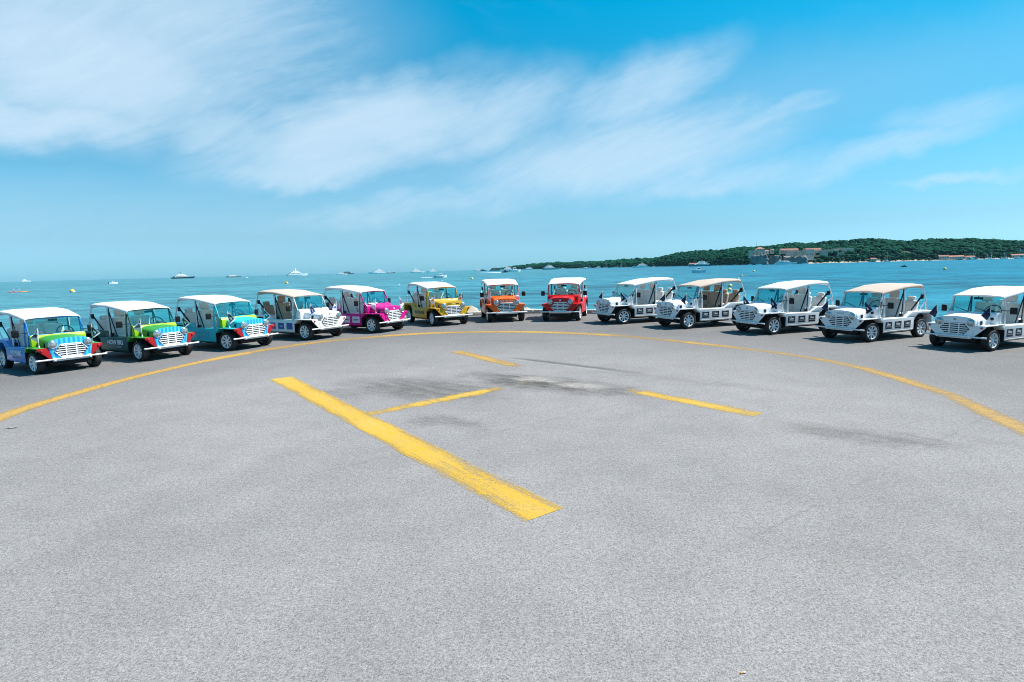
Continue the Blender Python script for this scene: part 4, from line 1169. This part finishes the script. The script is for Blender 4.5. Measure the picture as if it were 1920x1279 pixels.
def sailboat(label, x, y, L, H, sign=1, sail=False):
    r = empty('sailing_boat', (x, y, SEA_Z), side_on(x, y, sign)); tag(r, label, 'sailboat', 'sailing boats off the island')
    b = MB(); hull_mesh(b, L, L * 0.28, L * 0.09); link('hull', b.build('hull', smooth=35), 'hull_white', r)
    b = MB(); b.prism([(-0.2 * L, L * 0.09), (-0.18 * L, L * 0.14), (0.1 * L, L * 0.14), (0.2 * L, L * 0.1)], lambda a, c: (a, -0.08 * L, c), lambda a, c: (a, 0.08 * L, c)); link('cabin', b.build('cabin', bevel=0.03), 'hull_white', r)
    b = MB(); b.tube([(0.05 * L, 0, 0), (0.05 * L, 0, H)], [0.22, 0.16], 6); b.tube([(0.05 * L, 0, H * 0.14), (-0.38 * L, 0, H * 0.14)], 0.14, 6); b.tube([(0.05 * L, 0, H * 0.95), (0.48 * L, 0, L * 0.1)], 0.05, 4)
    b.tube([(0.05 * L, 0, H * 0.98), (-0.48 * L, 0, L * 0.1)], 0.05, 4)
    link('mast', b.build('mast'), 'hull_white', r)
    b = MB(); b.tube([(0.03 * L, 0, H * 0.165), (-0.36 * L, 0, H * 0.16)], 0.28, 8); link('furled_sail', b.build('furled_sail'), 'flag_white', r)
    return r
for lab, x, y, L, H in (('sailing boat with tall mast left of the rising slope', 202.9, 1512.1, 22, 20), ('small sailing boat with leaning rig off the low wood', 253.9, 1512.1, 10, 15), ('bare masted boat off the low wood, right of a low white boat', 275.0, 1411, 9, 14),
                        ('sailing boat with tall mast right of the fort beach', 653.2, 987.9, 10, 18), ('sailing boat with the tallest mast by the red roofed houses', 776.7, 957.7, 13, 21), ('small sailing boat, left of two close masts at the right', 827.1, 987.9, 7, 10),
                        ('small sailing boat, right of two close masts at the right', 833.6, 987.9, 8, 13), ('white sailing boat second from the right edge', 838.3, 967.7, 10, 11), ('white sailing boat at the right edge of the bay', 855.6, 957.7, 13, 17), ('tiny sail far out on the left horizon', -1298.5, 3024.2, 10, 14)):
    sailboat(lab, x, y, L, H)

# people as one skinned surface each, seated
def person_mesh(arm=0.0):
    J = {'pelvis': (0, 0, 0.10), 'waist': (0, 0, 0.28), 'chest': (0, 0, 0.48), 'neck': (0.01, 0, 0.64), 'chin': (0.02, 0, 0.70), 'head': (0.02, 0, 0.80), 'crown': (0.01, 0, 0.88),
         'sl': (0, 0.19, 0.57), 'el': (0.16, 0.27, 0.40), 'hl': (0.36, 0.22, 0.42 + arm), 'sr': (0, -0.19, 0.57), 'er': (0.16, -0.27, 0.40), 'hr': (0.36, -0.22, 0.42 - arm),
         'll': (0.05, 0.10, 0.08), 'kl': (0.42, 0.13, 0.20), 'fl': (0.80, 0.12, 0.02), 'lr': (0.05, -0.10, 0.08), 'kr': (0.42, -0.13, 0.20), 'fr': (0.80, -0.12, 0.02)}
    R = {'pelvis': .14, 'waist': .12, 'chest': .15, 'neck': .055, 'chin': .075, 'head': .10, 'crown': .06, 'sl': .065, 'el': .045, 'hl': .035, 'sr': .065, 'er': .045, 'hr': .035, 'll': .085, 'kl': .06, 'fl': .045, 'lr': .085, 'kr': .06, 'fr': .045}
    E = [('pelvis', 'waist'), ('waist', 'chest'), ('chest', 'neck'), ('neck', 'chin'), ('chin', 'head'), ('head', 'crown'), ('chest', 'sl'), ('sl', 'el'), ('el', 'hl'), ('chest', 'sr'), ('sr', 'er'), ('er', 'hr'), ('pelvis', 'll'), ('ll', 'kl'), ('kl', 'fl'), ('pelvis', 'lr'), ('lr', 'kr'), ('kr', 'fr')]
    ks = list(J); me_ = bpy.data.meshes.new('person')
    me_.from_pydata([J[k] for k in ks], [(ks.index(a), ks.index(c)) for a, c in E], [])
    o = bpy.data.objects.new('person', me_); COL.objects.link(o)
    sk = o.modifiers.new('s', 'SKIN'); o.modifiers.new('d', 'SUBSURF').levels = 1
    for i, k in enumerate(ks):
        me_.skin_vertices[0].data[i].radius = (R[k], R[k]) if me_.skin_vertices else None
    if me_.skin_vertices: me_.skin_vertices[0].data[0].use_root = True
    bpy.context.view_layer.update()
    out = bpy.data.meshes.new_from_object(o.evaluated_get(bpy.context.evaluated_depsgraph_get()))
    bpy.data.objects.remove(o)
    out.shade_smooth()
    return out
try:
    PERSON = person_mesh(0.08)
except Exception:
    PERSON = None

# double kayak
kx, ky = -153.1, 176.7
ang = side_on(kx, ky, 1)
r = empty('kayak', (kx, ky, SEA_Z), ang + 0.08); tag(r, 'red and orange double kayak on the sea at far left', 'kayak')
b = MB(); rows = []
for i in range(15):
    t = i / 14; xx = -2.6 + 5.2 * t; w = 0.36 * max(1 - abs(2 * t - 1) ** 2.4, 0.03); zt = 0.20 + 0.16 * abs(2 * t - 1) ** 2
    rows.append([(xx, w * math.cos(a_) , zt * 0.3 + 0.16 * math.sin(a_) * (0.4 + w)) if math.sin(a_) < 0 else (xx, w * math.cos(a_), zt * 0.3 + zt * 0.6 * math.sin(a_)) for a_ in [2 * PI * k / 10 for k in range(10)]])
b.grid(rows, closed=True)
link('hull', b.build('hull'), 'kayak_red', r)
b = MB(); rows2 = [[(x_, y_ * 1.03, z_ + 0.012) for x_, y_, z_ in rw if True] for rw in rows[8:]]
b.grid([[(x_, y_ * 1.02, z_ * 1.05 + 0.01) for x_, y_, z_ in rw] for rw in rows[8:]], closed=True); link('bow_shell', b.build('bow_shell'), 'kayak_orange', r)
b = MB(); b.tube([(0.6, -1.05, 0.75), (0.95, 1.05, 0.25)], 0.02, 6); link('paddle', b.build('paddle'), 'black_plastic', r)
if PERSON:
    for dx, lab, mk in ((-1.0, 'person in a pale top in the rear seat of the kayak', 'skin'), (0.35, 'person with white cap in the front seat of the kayak', 'skin')):
        pr = empty('person', (kx + dx * math.cos(ang), ky + dx * math.sin(ang), SEA_Z + 0.10), ang + 0.08); tag(pr, lab, 'person')
        link('body', PERSON, mk, pr)
        b = MB(); b.lathe([(0.115, 0.80), (0.112, 0.85), (0.085, 0.91), (0.02, 0.935)], lambda a_, c_, h: (0.01 + a_, c_, h), 14); link('cap', b.build('cap'), 'cap', pr)
        b = MB(); b.lathe([(0.165, 0.08), (0.150, 0.28), (0.185, 0.46), (0.17, 0.56), (0.09, 0.62)], lambda a_, c_, h: (a_ * 0.95, c_ * 1.12, h), 16, cap=False); link('shirt', b.build('shirt'), 'cap' if dx > 0 else 'decal_pale', pr)

def motorboat(label, x, y, L, sign, hull='hull_white', cabin=True, yaw=0.0, person=False):
    r = empty('motorboat', (x, y, SEA_Z), side_on(x, y, sign) + 0.30 + yaw); tag(r, label, 'motorboat', 'small motorboats under way')
    b = MB(); hull_mesh(b, L, L * 0.36, L * 0.17, stern=0.95); link('hull', b.build('hull', smooth=35), hull, r)
    b = MB(); b.prism([(-0.16 * L, L * 0.17), (-0.12 * L, L * 0.40), (0.06 * L, L * 0.39), (0.20 * L, L * 0.18)], lambda a, c: (a, -0.12 * L, c), lambda a, c: (a, 0.12 * L, c))
    cb = link('cabin', b.build('cabin', bevel=0.02 * L), 'hull_white' if hull != 'hull_navy' else 'hull_navy', r)
    b = MB(); b.prism([(-0.08 * L, L * 0.28), (-0.07 * L, L * 0.355), (0.055 * L, L * 0.35), (0.105 * L, L * 0.28)], lambda a, c: (a, -0.123 * L, c), lambda a, c: (a, 0.123 * L, c)); link('window', b.build('window', smooth=0), 'boat_window', cb)
    b = MB(); b.box((-0.52 * L, 0, L * 0.12), (0.07 * L, 0.08 * L, 0.15 * L)); link('outboard_engine', b.build('outboard_engine', bevel=0.01 * L), 'black_plastic', r)
    b = MB(); b.tube([(-0.3 * L, -0.14 * L, L * 0.13), (-0.3 * L, -0.14 * L, L * 0.20), (-0.3 * L, 0.14 * L, L * 0.20), (-0.3 * L, 0.14 * L, L * 0.13)], 0.006 * L, 6); link('rail', b.build('rail'), 'chrome', r)
    return r
def wake(label, x0, y0, x1, y1, w0, w1):
    a_ = Vector((x0, y0, SEA_Z)); c_ = Vector((x1, y1, SEA_Z)); t = (c_ - a_).normalized(); nn = Vector((-t.y, t.x, 0))
    rs = random.Random(int(abs(x0) * 10)); rows = []
    for i in range(41):
        k = i / 40; q = a_.lerp(c_, k); w = (w0 + (w1 - w0) * k) * rs.uniform(0.7, 1.2); h = 0.34 * (1 - k) + 0.10
        rows.append([q - nn * w / 2 + Vector((0, 0, 0.01)), q - nn * w * 0.2 + Vector((0, 0, h * rs.uniform(0.5, 1))), q + nn * w * 0.2 + Vector((0, 0, h * rs.uniform(0.5, 1))), q + nn * w / 2 + Vector((0, 0, 0.01))])
    b = MB(); b.grid(rows); tag(link('wake_foam', b.build('wake_foam'), 'foam'), label, 'foam', None, 'stuff')
motorboat('small white motorboat on the sea above the dark green car', -274.9, 393.8, 5.2, 1)
motorboat('white motorboat trailing a foam wake above the yellow car', -33.5, 273.8, 5.6, 1)
wake('foam wake behind the white motorboat above the yellow car', -37.5, 278.0, -48.2, 309.0, 1.0, 0.7)
motorboat('white cabin cruiser trailing foam above the orange car', 5.1, 655.2, 13, 1)
motorboat('dark speedboat with a long white wake above the orange car', -5.5, 604.8, 6.5, 1, 'hull_navy')
wake('long white wake behind the dark speedboat', -10, 605, -33.8, 606, 2.2, 0.9)
wake('short foam trail behind the white cabin cruiser', -1.5, 655, -9, 654, 1.8, 0.8)
motorboat('white cabin boat crossing in front of the island', 79.1, 239.2, 5.4, -1)
motorboat('dark little dinghy far right on the blue water', 177.8, 256.9, 2.2, 1, 'hull_navy')
motorboat('tiny white boat on the horizon right of the grey yacht', -420.1, 907.2, 4, 1)

# buoys
b = MB(); prof = [(0.02, -0.75)] + [(math.cos(a_) * 0.62, math.sin(a_) * 0.62) for a_ in [(-80 + 16 * k) * PI / 180 for k in range(11)]] + [(0.10, 0.62), (0.09, 0.78), (0.02, 0.80)]
b.lathe(prof, lambda x_, y_, h: (x_, y_, h), 20); BUOY = b.build('buoy')
b = MB(); b.lathe([(0.635, -0.08), (0.638, 0.0), (0.635, 0.08)], lambda x_, y_, h: (x_, y_, h), 20, cap=False); BAND = b.build('band')
b = MB(); b.tube([(0, 0, 0.7), (0, 0, 1.1)], 0.03, 6); b.box((0, 0, 1.05), (0.25, 0.04, 0.04)); b.box((0, 0, 1.05), (0.04, 0.25, 0.04)); TOPM = b.build('top_mark')
for lab, x, y, s, col in (('large yellow buoy at far left on the sea', -121.5, 157.6, 1.0, 'buoy_yellow'), ('yellow buoy above the beige roof of the blue panelled car', -82.9, 210.7, 0.95, 'buoy_yellow'), ('yellow buoy left above the orange car', -14.2, 209.7, 0.85, 'buoy_yellow'),
                          ('small white float above the yellow car roof', -22.6, 187.2, 0.35, 'buoy_white'), ('small white float between the pink and yellow cars', -29.1, 148.0, 0.32, 'buoy_white'), ('yellow buoy alone on the water at far right', 130.9, 171.3, 0.75, 'buoy_yellow'),
                          ('farthest yellow buoy of the line right of the red car', 93.0, 217.2, 0.75, 'buoy_yellow'), ('pale yellow buoy, second farthest of the line', 60.6, 149.0, 0.5, 'buoy_yellow'), ('small white float in the line of yellow buoys', 49.3, 123.0, 0.36, 'buoy_white'),
                          ('yellow buoy seen through the tan-seated car, upper of three', 32.1, 83.0, 0.50, 'buoy_yellow'), ('yellow buoy seen through the tan-seated car, middle of three', 27.4, 71.0, 0.46, 'buoy_yellow'), ('yellow buoy seen through the tan-seated car, lowest of three', 23.8, 62.6, 0.42, 'buoy_yellow')):
    r = empty('buoy', (x, y, SEA_Z + 0.2 * s), x, s); tag(r, lab, 'buoy', 'buoys on the sea')
    link('float', BUOY, col, r); link('band', BAND, 'buoy_white', r)
    if s > 0.4: link('top_mark', TOPM, col, r)

# ------------------------------------------------------------------ island: ground, wood, fort, houses
ISL = [(-126, 3226, 1.0), (-10, 2823, 11.9), (125, 2419, 22.2), (233, 2016, 20.4), (271, 1915, 20.1), (374, 1573, 21.3), (399, 1462, 26.0), (412, 1361, 30.6), (441, 1195, 31.0), (452, 1105, 31.5), (476, 1054, 34.0), (505, 1047, 36.0), (540, 1047, 37.0),
       (599, 1048, 39.0), (644, 1048, 39.5), (679, 1048, 38.7), (742, 1048, 36.5), (789, 1048, 37.9), (840, 1048, 37.2), (871, 1048, 35.1), (933, 1048, 30.4), (1044, 1069, 33.0), (1261, 1129, 38.0), (1600, 1250, 36), (2000, 1450, 30), (2300, 1700, 8)]
shore = catmull([(x, y, h) for x, y, h in ISL], 8)
DEPTH = [(-14, -3.0, 0), (0, 0.2, 0), (8, 1.2, 0), (30, 0, 0.25), (80, 0, 0.55), (140, 0, 0.80), (220, 0, 0.90), (420, 0, 0.80), (600, 0, 0.2), (680, -4, 0)]
TREE_H = 9.0
rows = []
for q in shore:
    d0 = Vector((q.x, q.y, 0)).normalized()
    Hh = max(q.z * 1.30 - TREE_H + 1.3, 1.0)
    rows.append([(q.x + d0.x * t, q.y + d0.y * t, SEA_Z + (c if k == 0 else c * 0 + k * Hh + 1.0)) for t, c, k in DEPTH])
b = MB(); b.grid(rows)
isl = link('island_terrain', b.build('island_terrain', smooth=60), 'land'); tag(isl, 'long wooded island across the water', None, None, 'structure')
def isl_h(i, t):
    q = shore[i]; Hh = max(q.z * 1.30 - TREE_H + 1.3, 1.0)
    for (t0, c0, k0), (t1, c1, k1) in zip(DEPTH, DEPTH[1:]):
        if t0 <= t <= t1:
            a = (t - t0) / (t1 - t0)
            z0 = c0 if k0 == 0 else k0 * Hh + 1.0; z1 = c1 if k1 == 0 else k1 * Hh + 1.0
            return SEA_Z + z0 + (z1 - z0) * a
    return SEA_Z
# clearings kept free of trees for fort walls, cliff and houses: (x0, x1, tmin, tmax)
CLEAR = [(446, 500, -10, 26), (446, 478, -10, 34), (500, 560, -10, 24), (515, 565, 20, 44), (552, 570, 14, 28), (572, 602, 22, 34), (600, 655, 36, 50), (330, 366, -5, 9), (660, 682, -5, 20), (715, 740, 30, 62), (786, 842, -5, 22), (920, 960, -5, 20)]
def ico(sub):
    bmx = bmesh.new(); bmesh.ops.create_icosphere(bmx, subdivisions=sub, radius=1.0)
    v = [x_.co.copy() for x_ in bmx.verts]; f = [tuple(x_.index for x_ in fc.verts) for fc in bmx.faces]; bmx.free(); return v, f
IV, IF = ico(2)
trs = random.Random(21)
tv = []; tf = []
def crown(cx, cy, cz, rx, rz):
    off = Vector((trs.uniform(0, 90), trs.uniform(0, 90), trs.uniform(0, 90)))
    base = len(tv)
    for v in IV:
        k = 1 + 0.55 * mnoise.noise(v * 1.6 + off) + 0.30 * mnoise.noise(v * 4.0 + off)
        tv.append((cx + v.x * rx * k, cy + v.y * rx * k, cz + (v.z * rz * k if v.z > -0.3 else v.z * rz * k * 0.6)))
    for f in IF: tf.append(tuple(i + base for i in f))
cnt = 0
for i in range(len(shore) - 1):
    a_, c_ = shore[i], shore[i + 1]
    seglen = (Vector((c_.x, c_.y, 0)) - Vector((a_.x, a_.y, 0))).length
    dist = math.hypot(a_.x, a_.y)
    if a_.x > 1500: continue
    step = 7.0 if dist < 1500 else 10.0 if dist < 2000 else 14.0
    if a_.x > 1050: step = 14
    tt = 5.0
    while tt < 250:
        dens = max(seglen / step, 0.2)
        m = int(dens) + (1 if trs.random() < dens - int(dens) else 0)
        for _ in range(m):
            k = trs.random(); t = tt + trs.uniform(-4, 4)
            q = a_.lerp(c_, k); d0 = Vector((q.x, q.y, 0)).normalized()
            px, py = q.x + d0.x * t, q.y + d0.y * t
            bx_ = q.x / q.y * 1050
            if any(x0 <= bx_ <= x1 and t0 <= t <= t1 for x0, x1, t0, t1 in CLEAR) and dist < 1400: continue
            if q.z < 4: continue
            h = isl_h(i, min(max(t, 0), 600))
            big = trs.uniform(0.65, 1.25) * (0.45 if t < 12 else 0.75 if t < 30 else 1.0)
            rx = 4.8 * big * (step / 7.0) ** 0.6
            hh = TREE_H * big * (0.8 + 0.5 * mnoise.noise(Vector((px * 0.02, py * 0.02, 0))))
            crown(px, py, h + hh * 0.55, rx, hh * 0.42)
            cnt += 1
        tt += 4.5 if tt < 20 else 7.5 if tt < 120 else 16
me = bpy.data.meshes.new('woodland'); me.from_pydata(tv, [], tf); me.shade_smooth(); me.update()
tag(link('woodland', me, 'wood'), 'dense dark green pine wood covering the island', 'trees', None, 'stuff')

def house(name, label, cat, x, y, z, w, d, h, wall, roof=None, rise=0.0, ang=0.0, wins=0, hip=False, group=None):
    r = empty(name, (x, y, z), -bearing(x, y) + 0.32 + ang); tag(r, label, cat, group)
    b = MB(); b.box((0, 0, h / 2), (w, d, h)); link('wall', b.build('wall', bevel=0.08, seg=1), wall, r)
    if roof:
        o = 0.5
        b = MB()
        if hip:
            b.add([(-w / 2 - o, -d / 2 - o, h), (w / 2 + o, -d / 2 - o, h), (w / 2 + o, d / 2 + o, h), (-w / 2 - o, d / 2 + o, h), (-w * 0.12, 0, h + rise), (w * 0.12, 0, h + rise)], [(0, 1, 5, 4), (1, 2, 5), (2, 3, 4, 5), (3, 0, 4), (3, 2, 1, 0)])
        else:
            b.prism([(-d / 2 - o, h), (0, h + rise), (d / 2 + o, h)], lambda a, c: (-w / 2 - o, a, c), lambda a, c: (w / 2 + o, a, c))
        link('roof', b.build('roof', smooth=0), roof, r)
    for i in range(wins):
        xx = -w / 2 + w * (i + 0.5) / wins
        b = MB(); b.box((xx, -d / 2 - 0.02, h * 0.55), (min(w / wins * 0.35, 1.6), 0.25, min(h * 0.35, 2.2))); link('window', b.build('window', smooth=0), 'window_dark', r)
    return r
Z0 = SEA_Z
house('fort_tower', 'square stone fort tower with flag mast on the cliff', 'tower', 459, 1062, Z0 + 13, 24, 18, 13.5, 'wall_grey', wins=4)
house('keep_house', 'house with orange roof on top of the fort tower', 'house', 463, 1059, Z0 + 26.51, 13, 11, 2.6, 'wall_rose', 'tiles_orange', 3.4, hip=True, wins=3)
o = empty('flag_mast', (460, 1066.5, Z0 + 26.5)); tag(o, 'thin flag mast above the fort tower', 'mast')
b = MB(); b.tube([(0, 0, 0), (0, 0, 16)], [0.22, 0.12], 6); link('pole', b.build('pole'), 'hull_grey', o)
b = MB(); b.tube([(-1.5, 0, 12), (1.5, 0, 12)], 0.1, 6); link('yard', b.build('yard'), 'hull_grey', o)
house('fort_house', 'small pale house right of the fort tower', 'house', 476, 1060, Z0 + 19, 7, 8, 6, 'wall_rose', 'tiles_orange', 1.8, wins=2)
house('fort_house', 'small ochre house among trees beside the fort', 'house', 493, 1075, Z0 + 20, 5, 6, 7, 'wall_ochre', 'tiles_red', 1.5, wins=1)
house('rampart', 'long rose fort barrack left of the sunlit wall', 'wall', 527, 1080, Z0 + 19, 32, 10, 7.5, 'wall_rose', 'tiles_red', 2.5, wins=8)
house('rampart', 'grey fort rampart above the cliff', 'wall', 533, 1066, Z0 + 10, 34, 8, 13, 'wall_grey', wins=0)
house('bastion', 'sunlit pink bastion of the fort', 'wall', 556, 1064, Z0 + 6, 15, 12, 20, 'wall_rose', 'tiles_red', 1.8, 0.25, wins=3)
house('barracks', 'long fort barracks with red roof', 'building', 573, 1084, Z0 + 20, 30, 10, 6, 'wall_ochre', 'tiles_red', 2.4, wins=7)
house('rampart', 'grey rampart right of the pink bastion', 'wall', 584, 1074, Z0 + 12, 24, 8, 12, 'wall_grey')
house('rampart', 'pale fort wall behind the round dark trees', 'wall', 608, 1086, Z0 + 18, 28, 8, 7, 'wall_ochre', wins=5)
house('rampart', 'ochre fort wall at the right end of the fort', 'wall', 638, 1092, Z0 + 21, 34, 8, 6, 'wall_ochre')
house('rampart', 'small grey bastion below the ochre wall', 'wall', 622, 1076, Z0 + 11, 12, 8, 8, 'wall_grey')
for lab, x, y, z, w, h, rf in (('long beach building with red roof left of the fort', 414, 1292, 0.9, 18, 4, 'tiles_red'), ('beach building with red roof right of the grey yacht', 428, 1262, 0.9, 20, 3.5, 'tiles_orange'), ('small red roofed hut on the fort beach', 670, 1053, 0.8, 9, 4.5, 'tiles_red'),
                               ('house among the trees halfway up the slope', 728, 1092, 13, 12, 4, 'tiles_red'), ('red roofed shore house, left of the pair at the right', 802, 1056, 1.0, 16, 6, 'tiles_red'), ('long red roofed shore house, right of the pair', 824, 1054, 1.0, 24, 5, 'tiles_orange'),
                               ('grey boathouse beside the long red roofed house', 848, 1052, 0.8, 14, 4, 'tiles_red'), ('red roofed shore house at the right edge', 938, 1054, 0.9, 20, 5, 'tiles_orange')):
    house('shore_house', lab, 'house', x, y, Z0 + z, w, 9, h, 'wall_ochre' if rf == 'tiles_red' else 'wall_rose', rf, 2.2, 0.1, max(int(w / 4), 1), group='houses along the island shore')
# cliff below the fort
for lab, x, y, w, h, d in (('grey cliff under the fort tower', 459, 1052, 32, 18, 22), ('grey cliff face right of the fort tower', 490, 1054, 22, 17, 18), ('long grey cliff below the fort rampart', 526, 1054, 46, 15, 18)):
    bmx = bmesh.new(); bmesh.ops.create_cube(bmx, size=1.0); bmesh.ops.subdivide_edges(bmx, edges=bmx.edges[:], cuts=9, use_grid_fill=True)
    off = Vector((x, y, 0))
    for v in bmx.verts:
        c = v.co.copy()
        taper = 1 - 0.25 * (c.z + 0.5)
        pos = Vector((c.x * w * taper, c.y * d * taper, (c.z + 0.5) * h))
        nz = Vector((mnoise.noise((pos + off) * 0.16), mnoise.noise((pos + off) * 0.16 + Vector((9, 9, 9))), 0.6 * mnoise.noise((pos + off) * 0.2 + Vector((5, 0, 7)))))
        v.co = pos + nz * 4.2 + Vector((mnoise.noise(pos * 0.5), mnoise.noise(pos * 0.5 + Vector((4, 4, 4))), 0)) * 1.3
    mm = bpy.data.meshes.new('cliff'); bmx.to_mesh(mm); bmx.free(); mm.shade_smooth(); mm.set_sharp_from_angle(angle=math.radians(25))
    o = link('cliff', mm, 'rock'); o.location = (x, y, SEA_Z - 1.2); o.rotation_euler = (0, 0, -bearing(x, y)); tag(o, lab, None, None, 'structure')

# ------------------------------------------------------------------ haze: the air over the bay
b = MB(); b.box((0, 0, 30), (16400, 16400, 67))
hz = link('haze', b.build('haze', smooth=0), 'foam')
hm = bpy.data.materials.new('haze_air'); hm.use_nodes = True
T = NT(hm.node_tree); T.n.clear()
ho = T.node('ShaderNodeOutputMaterial'); pv = T.node('ShaderNodeVolumePrincipled')
pv.inputs['Color'].default_value = (0.36, 0.80, 1.0, 1)
pv.inputs['Density'].default_value = 0.00002
pv.inputs['Anisotropy'].default_value = 0.1
T.l.new(pv.outputs[0], ho.inputs['Volume'])
hz.material_slots[0].material = hm
tag(hz, 'pale blue sea haze', 'haze', None, 'stuff')
